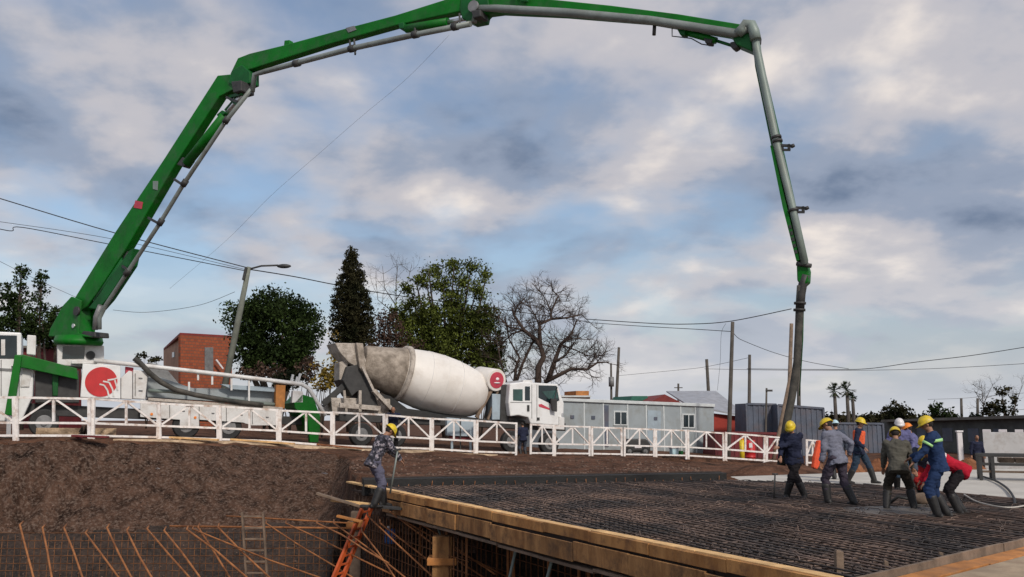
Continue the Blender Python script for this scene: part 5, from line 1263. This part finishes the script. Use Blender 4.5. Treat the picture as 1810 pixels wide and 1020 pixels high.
def cap(mb, a, b, ra, rb, n=12):
    a, b = Vector(a), Vector(b); d = (b - a).normalized()
    mb.path([a - d * ra * .85, a - d * ra * .5, a, b, b + d * rb * .5, b + d * rb * .85], [ra * .5, ra * .86, ra, rb, rb * .86, rb * .5], n)
def person(foot, face, label, shirt, trouser, hat='yellow', H=1.75, lean=8, twist=0, pelvis=(0, 0, .93), feet=((-.12, .05), (.12, -.05)), hands=((-.28, .12, .85), (.28, .12, .85)),
           headpitch=15, headyaw=0, boots='boot', vest=None, stripe=None, sleeves=True, z=0.0, group=None, hair=False, side=0, vox=.014):
    S = H / 1.75; foot = Vector(foot); rot = Matrix.Rotation(R(face), 3, 'Z')     # body frame: +Y is forward, +X is the person's right
    def W(v): return foot + rot @ (Vector(v) * S)
    t = thing('person', label, 'person', foot, group)
    pv = Vector(pelvis); fw = Matrix.Rotation(-R(lean), 3, 'X') @ Matrix.Rotation(R(side), 3, 'Y')
    upd = fw @ Vector((0, 0, 1)); fd = fw @ Vector((0, 1, 0)); rt = Matrix.Rotation(R(twist), 3, 'Z') @ Vector((1, 0, 0))
    chest = pv + upd * .34; neck = pv + upd * .53; 
    hp = Matrix.Rotation(-R(headpitch), 3, 'X') @ Matrix.Rotation(-R(headyaw), 3, 'Z'); hu = hp @ Vector((0, 0, 1)); hf = hp @ Vector((0, 1, 0)); hr = hp @ Vector((1, 0, 0))
    head = neck + upd * .02 + hu * .135
    sh = [neck - upd * .06 + rt * s * .185 for s in (-1, 1)]
    hip = [pv + Vector((s * .095, 0, -.03)) for s in (-1, 1)]
    arms = []; legs = []
    for i, s in enumerate((-1, 1)):
        e, h = ik(sh[i], Vector(hands[i]), .30, .27, Vector((s * .6, -1, -.4))); arms.append((sh[i], e, h))
        f = feet[i]; ank = Vector((f[0], f[1], (f[2] if len(f) > 2 else 0) + .09)); kn, an = ik(hip[i], ank, .44, .43, Vector((s * .15, 1, .1))); legs.append((hip[i], kn, an))
    wx = lambda v: rot @ Vector(v) * S
    body = MB()
    def ring(c, a, b, k=1.0): return (W(c), wx(rt * a * k), wx(fd * b * k))
    tors = [(pv - upd * .10, .13, .10), (pv, .155, .115), (pv + upd * .12, .145, .105), (chest - upd * .02, .165, .118), (chest + upd * .10, .18, .115), (neck - upd * .03, .12, .085), (neck + upd * .02, .06, .06)]
    body.loft([ring(c, a, b, .90) for c, a, b in tors])
    cap(body, W(neck - upd * .04), W(head - hu * .05), .055 * S, .052 * S)
    # head: skull, jaw, nose, ears
    HR = Matrix((wx(hr) / S, wx(hf) / S, wx(hu) / S)).transposed()
    body.ell(W(head + hu * .02), (.076 * S, .095 * S, .10 * S), 16, 12, rot=HR); body.ell(W(head - hu * .055 + hf * .02), (.056 * S, .066 * S, .065 * S), 14, 10, rot=HR)
    body.ell(W(head + hf * .098 - hu * .015), (.014 * S, .022 * S, .028 * S), 8, 6, rot=HR)
    body.ell(W(head + hf * .078 - hu * .065), (.024 * S, .014 * S, .010 * S), 8, 6, rot=HR)
    for s in (-1, 1): body.ell(W(head + hr * s * .080 - hu * .01), (.012 * S, .020 * S, .032 * S), 8, 6, rot=HR)
    for a, e, h in arms:
        cap(body, W(a), W(e), .042 * S, .034 * S); cap(body, W(e), W(h), .036 * S, .024 * S)
        # hand: palm, four fingers curled, thumb
        d = (h - e).normalized(); sd_ = d.cross(Vector((0, 1, 0))); sd_ = (sd_ if sd_.length > .2 else d.cross(Vector((1, 0, 0)))).normalized(); pn = d.cross(sd_).normalized()
        palm = h + d * .05; body.loft([(W(h + d * .0), wx(sd_ * .026), wx(pn * .016)), (W(h + d * .04), wx(sd_ * .040), wx(pn * .015)), (W(h + d * .085), wx(sd_ * .038), wx(pn * .013))])
        for j, fl in enumerate((.062, .074, .070, .055)):
            o = h + d * .08 + sd_ * (.027 - j * .018); k1 = o + d * fl * .5 + pn * .012; k2 = k1 + d * fl * .2 + pn * fl * .45
            body.path([W(o - d * .01), W(k1), W(k2)], [.0095 * S, .009 * S, .008 * S], 6)
        o = h + d * .03 + sd_ * .034; body.path([W(o - d * .01 - sd_ * .01), W(o + d * .03 + sd_ * .022), W(o + d * .055 + sd_ * .018 + pn * .02)], [.012 * S, .011 * S, .009 * S], 6)
    for a, k, n_ in legs:
        cap(body, W(a), W(k), .075 * S, .052 * S); cap(body, W(k), W(n_), .050 * S, .038 * S)
        cap(body, W(n_ + Vector((0, -.02, -.045))), W(n_ + Vector((0, .13, -.06))), .036 * S, .028 * S)
    sdn = len(label) * 1.7
    bo = remesh(body, 'body', [M['skin'], M['eye']], t, vox * .85, 0, 0, 1)
    eyes = [W(head + hf * .088 + hr * s * .030 + hu * .012) - foot for s in (-1, 1)]
    for p in bo.data.polygons:
        if min((p.center - e).length for e in eyes) < .016 * S: p.material_index = 1
    # clothing
    top = MB(); k = 1.24
    top.loft([ring(c, a, b, k) for c, a, b in [(pv - upd * .15, .172, .134), (pv - upd * .07, .168, .128)] + tors[1:6] + [(neck + upd * .015, .068, .066)]])
    for a, e, h in arms:
        cap(top, W(a - (e - a).normalized() * .0), W(e), .078 * S, .066 * S); top.path([W(e - (h - e).normalized() * .02), W(e), W(e + (h - e) * .5), W(h - (h - e).normalized() * .02)] if sleeves else [W(e - (e - a).normalized() * .02), W(e), W(e + (h - e) * .1), W(e + (h - e) * .15)], [.058 * S, .066 * S, .058 * S, .048 * S], 12)
    jk = remesh(top, 'shirt', [shirt], t, vox, .022, sdn)
    tr = MB(); tr.loft([ring(c, a, b, 1.07) for c, a, b in ((pv + upd * .03, .140, .105), (pv - upd * .02, .160, .122), (pv - upd * .09, .178, .138), (pv - upd * .13, .14, .11))])
    for a, kk, n_ in legs:
        cap(tr, W(a), W(kk), .112 * S, .088 * S); tr.path([W(kk - (n_ - kk).normalized() * .03), W(kk), W(kk + (n_ - kk) * .35), W(n_ - (n_ - kk) * (.42 if boots == 'boot' else .06))], [.080 * S, .088 * S, .080 * S, .072 * S], 12)
    remesh(tr, 'trousers', [trouser], t, vox, .024, sdn + 5)
    for a, kk, n_ in legs:
        b = MB(); cap(b, W(kk + (n_ - kk) * .34), W(n_), .090 * S, .072 * S) if boots == 'boot' else cap(b, W(n_ + Vector((0, 0, .03))), W(n_), .05 * S, .05 * S)
        b.loft([(W(n_ + Vector((0, y, zc))), wx(Vector((w, 0, 0))), wx(Vector((0, 0, hgt)))) for y, zc, w, hgt in ((-.09, -.045, .036, .044), (-.03, -.04, .046, .050), (.06, -.05, .052, .040), (.14, -.06, .048, .030), (.18, -.066, .030, .022))])
        remesh(b, 'boot', [M['boot'] if boots in ('boot', 'shoe') else M[boots]], t, vox, 0)
    if vest is not None:
        v = MB(); v.loft([ring(c, a, b, 1.36) for c, a, b in tors[2:5]] + [ring(neck - upd * .055, .17, .12, 1.15)]); remesh(v, 'vest', [vest], t, vox, .008, sdn)
    if stripe is not None:
        v = MB(); v.loft([ring(pv + upd * .36, .232, .158, 1.0), ring(pv + upd * .41, .236, .160, 1.0)]); v.build('reflective_band', stripe, t)
        v = MB()
        for a, e, h in arms: v.path([W(a + (e - a) * .45), W(a + (e - a) * .60)], .088 * S, 14)
        v.build('reflective_band', stripe, t)
    if hat:
        hb = MB(); hc = head + hu * .030; n = 28; vs = []; rows = 7
        for i in range(rows + 1):
            ph = math.pi / 2 * i / rows
            for j in range(n):
                th = 2 * math.pi * j / n; rx, ry, rz = .108, .132, .118
                ridge = 1 + (.06 if abs(math.cos(th)) < .17 and i < rows - 1 else 0)
                vs.append(W(hc + hr * (rx * math.sin(ph) * math.cos(th)) + hf * (ry * math.sin(ph) * math.sin(th)) + hu * (rz * math.cos(ph) * ridge)))
        for j in range(n):
            th = 2 * math.pi * j / n; ext = .018 + (.052 if math.sin(th) > .25 else 0) * max(0, math.sin(th))
            vs.append(W(hc + hr * ((.108 + ext * .6) * math.cos(th)) + hf * ((.132 + ext) * math.sin(th)) - hu * (.010 + ext * .25)))
        for j in range(n):
            th = 2 * math.pi * j / n; vs.append(W(hc + hr * (.098 * math.cos(th)) + hf * (.122 * math.sin(th)) - hu * .012))
        hb.add(vs, [(i * n + j, (i + 1) * n + j, (i + 1) * n + (j + 1) % n, i * n + (j + 1) % n) for i in range(rows + 2) for j in range(n)], 0, True)
        hb.build('hard_hat', M[hat], t)
    if 1:
        hb = MB(); hb.ell(W(head + hu * .018 - hf * .022), (.084 * S, .092 * S, .100 * S), 16, 10, rot=HR); remesh(hb, 'hair', [M['hair']], t, vox, .006, 1)
    return t
def foot_at(px, py, z=0): return onz(px, py, z)
navy = cloth('navy_cloth', (.022, .026, .050)); dpants = cloth('dark_trousers', (.018, .016, .018)); grey = cloth('blue_grey_shirt', (.16, .165, .21))
plum = cloth('plum_trousers', (.055, .045, .062)); olive = cloth('olive_shirt', (.085, .080, .066)); olive2 = cloth('dark_olive_trousers', (.035, .030, .024))
lav = cloth('lavender_shirt', (.12, .12, .24)); jeans = cloth('jeans', (.035, .055, .085)); cov = cloth('blue_coverall', (.020, .038, .095)); redj = cloth('red_jacket', (.40, .014, .032))
redt = cloth('red_trousers', (.32, .02, .02)); slate = cloth('slate_cloth', (.055, .065, .09)); orv = cloth('orange_vest_cloth', (.70, .12, .05)); lime = mat('reflective_lime', (.35, .65, .25), .5, .1)
silver = mat('reflective_silver', (.75, .65, .62), .5, .1)
def patterned():
    m = bpy.data.materials.new('speckled_print'); m.use_nodes = True; nt = m.node_tree; N, L = nt.nodes, nt.links; bs = N['Principled BSDF']; bs.inputs['Roughness'].default_value = .95
    tc = N.new('ShaderNodeTexCoord'); v = N.new('ShaderNodeTexVoronoi'); v.inputs['Scale'].default_value = 22; L.new(tc.outputs['Object'], v.inputs['Vector'])
    r = N.new('ShaderNodeValToRGB'); L.new(v.outputs['Color'], r.inputs[0]); r.color_ramp.interpolation = 'CONSTANT'
    r.color_ramp.elements[0].color = (.02, .02, .028, 1); e = r.color_ramp.elements.new(.5); e.color = (.09, .085, .11, 1); r.color_ramp.elements[1].position = .5
    r.color_ramp.elements[2].position = .72; r.color_ramp.elements[2].color = (.28, .25, .28, 1)
    L.new(r.outputs[0], bs.inputs['Base Color']); return m
# facing: 0 = away from the camera, 90 = towards picture left, 180 = towards the camera, -90 = towards picture right
hose_foot = foot_at(1406, 882)
person(hose_foot, 150, 'man in navy top and yellow hard hat gripping the black boom hose', navy, dpants, H=1.72, lean=10, feet=((.18, .02), (-.20, -.02)), hands=((.24, .34, 1.14), (.20, .36, .92)), headpitch=32)
person(foot_at(1484, 893), 30, 'man in blue-grey shirt and yellow hard hat walking, seen from behind', grey, plum, H=1.80, lean=14, feet=((-.14, .16), (.15, -.22)), hands=((-.25, .18, .82), (.33, -.02, .95)), headpitch=36, headyaw=-30)
person(foot_at(1521, 855), -120, 'man in orange vest over dark shirt striding beyond the crew', navy, jeans, H=1.78, lean=5, feet=((-.10, .34), (.10, -.30)), hands=((-.24, .10, .9), (.26, .2, .95)), headpitch=12, vest=orv)
person(foot_at(1592, 903), -18, 'man in olive shirt and yellow hard hat with legs apart, seen from behind', olive, olive2, H=1.66, lean=20, pelvis=(0, -.04, .90), feet=((-.26, .0), (.26, .12)), hands=((-.26, .34, .80), (.30, .36, .82)), headpitch=30)
person(foot_at(1596, 868), 165, 'man in white hard hat and pale lavender shirt facing the crew', lav, jeans, hat='whitep', H=1.76, lean=5, hands=((-.25, .2, .95), (.25, .25, 1.0)), headpitch=18)
person(foot_at(1625, 866), 60, 'man in orange hard hat and lavender-blue shirt bending slightly', lav, jeans, hat='orange', H=1.66, lean=14, hands=((-.2, .35, .85), (.2, .4, .85)), headpitch=25, feet=((-.14, .1), (.15, -.08)))
person(foot_at(1641, 882), 150, 'crouching worker with low yellow hard hat and red trousers', slate, redt, H=1.70, lean=34, pelvis=(0, -.12, .70), hands=((-.16, .42, .58), (.18, .42, .62)), headpitch=30, feet=((-.14, .05), (.14, -.05)))
person(foot_at(1665, 917), 68, 'man in blue coverall with lime band and yellow hard hat, nearest the camera', cov, cov, H=1.80, lean=9, feet=((-.11, .07), (.13, -.09)), hands=((-.22, .42, .92), (.18, .44, 1.0)), headpitch=24, stripe=lime)
person(foot_at(1692, 910), 75, 'bending worker in bright red jacket behind the blue coverall', redj, dpants, H=1.66, lean=62, pelvis=(0, -.12, .86), feet=((-.14, .0), (.14, -.12)), hands=((-.20, .62, .55), (.2, .6, .6)), headpitch=60, stripe=silver)
person(Vector((at(1722, 742, 39).x, 39, -.62)), 180, 'small distant man in dark clothes left of the low white wall', navy, dpants, hat=None, H=1.72, vox=.02)
person(Vector((at(1478, 742, 27).x, 27, -.02)), 0, 'worker in pale blue helmet mostly hidden behind the blue-grey shirt', slate, dpants, hat='bluep', H=1.74, vox=.02)
person(Vector((fbase(691).x, fbase(691).y + .55, fbase(691).z - .05)), 185, 'bareheaded man in dark jacket standing behind the fence by the mixer', navy, dpants, hat=None, H=1.86, lean=20, headpitch=40, hands=((-.42, .22, 1.05), (.42, .22, 1.05)), vox=.02)
person(Vector((fbase(925).x, fbase(925).y + .25, fbase(925).z - .05)), 20, 'dark-dressed man standing in the gap of the fence, seen from behind', navy, slate, hat=None, H=1.50, lean=6, headpitch=25, hands=((-.2, .3, .95), (.2, .3, 1.0)), vox=.02)
# worker on the beam
D = 21.0; wf = at(668, 897, D)
person(wf, -62, 'worker in speckled shirt and yellow hard hat bending over the end of the beam', patterned(), cloth('washed_work_trousers', (.10, .098, .14)), H=1.98, lean=24, pelvis=(0, -.10, .93), feet=((-.16, .18), (.18, -.14)), hands=((-.05, .46, .96), (.12, .48, .84)), headpitch=50, sleeves=True)
a, b = at(704, 796, D), at(690, 872, D); t = thing('breaker_bar', 'grey steel bar held upright by the bending worker', 'steel bar', b)
MB().tube(a + Vector((0, -.12, 0)), b + Vector((0, -.05, 0)), .022, n=8).build('shaft', M['pipe'], t); MB().bar(a + Vector((-.07, -.12, .0)), a + Vector((.07, -.12, .03)), .05, .05).build('grip', M['dark'], t)
# tools of the crew
p = onz(1368, 884); q = at(1370, 838, p.y); t = thing('steel_rod', 'upright steel rod standing in the mat beside the hose man', 'rod', p)
MB().tube(p, q, .018, n=8).build('rod_shaft', M['dark'], t); MB().tube(q + Vector((-.06, 0, 0)), q + Vector((.06, 0, 0)), .02, n=6).build('rod_handle', M['dark'], t)
c = onz(1632, 897); t = thing('concrete_vibrator', 'muddy concrete vibrator motor lying between the crew boots', 'vibrator', c)
MB().ell(c + Vector((0, 0, .16)), (.22, .14, .13)).build('motor', M['woodg'], t); MB().box(c.x - .24, c.x + .22, c.y - .12, c.y + .12, .02, .07).build('base_frame', M['dark'], t, bevel=.01)
MB().path([c + Vector((-.2, 0, .15)), c + Vector((-.45, .1, .2)), c + Vector((-.6, .2, .05))], .03, 8).build('flexible_shaft', M['black'], t)
def ground_hose(pts, z, r, m, label, name='hose'):
    P = [onz(x, y, z) for x, y in pts]; out = []
    for i in range(len(P) - 1):
        p0, p1, p2, p3 = P[max(0, i - 1)], P[i], P[i + 1], P[min(len(P) - 1, i + 2)]
        for j in range(8):
            s = j / 8; out.append(.5 * ((2 * p1) + (p2 - p0) * s + (2 * p0 - 5 * p1 + 4 * p2 - p3) * s * s + (3 * p1 - 3 * p2 + p3 - p0) * s ** 3))
    tag(MB().path(out, r, 8).build(name, M[m]), label, 'hose', 'hoses lying on the deck')
ground_hose([(1736, 842), (1760, 850), (1780, 863), (1792, 880), (1794, 893)], .05, .028, 'black', 'black hose curving from the trestle onto the steel mat')
ground_hose([(1704, 874), (1725, 886), (1760, 895), (1790, 897), (1815, 893)], .07, .016, 'conc', 'thin pale hose lying on the mat right of the red jacket')
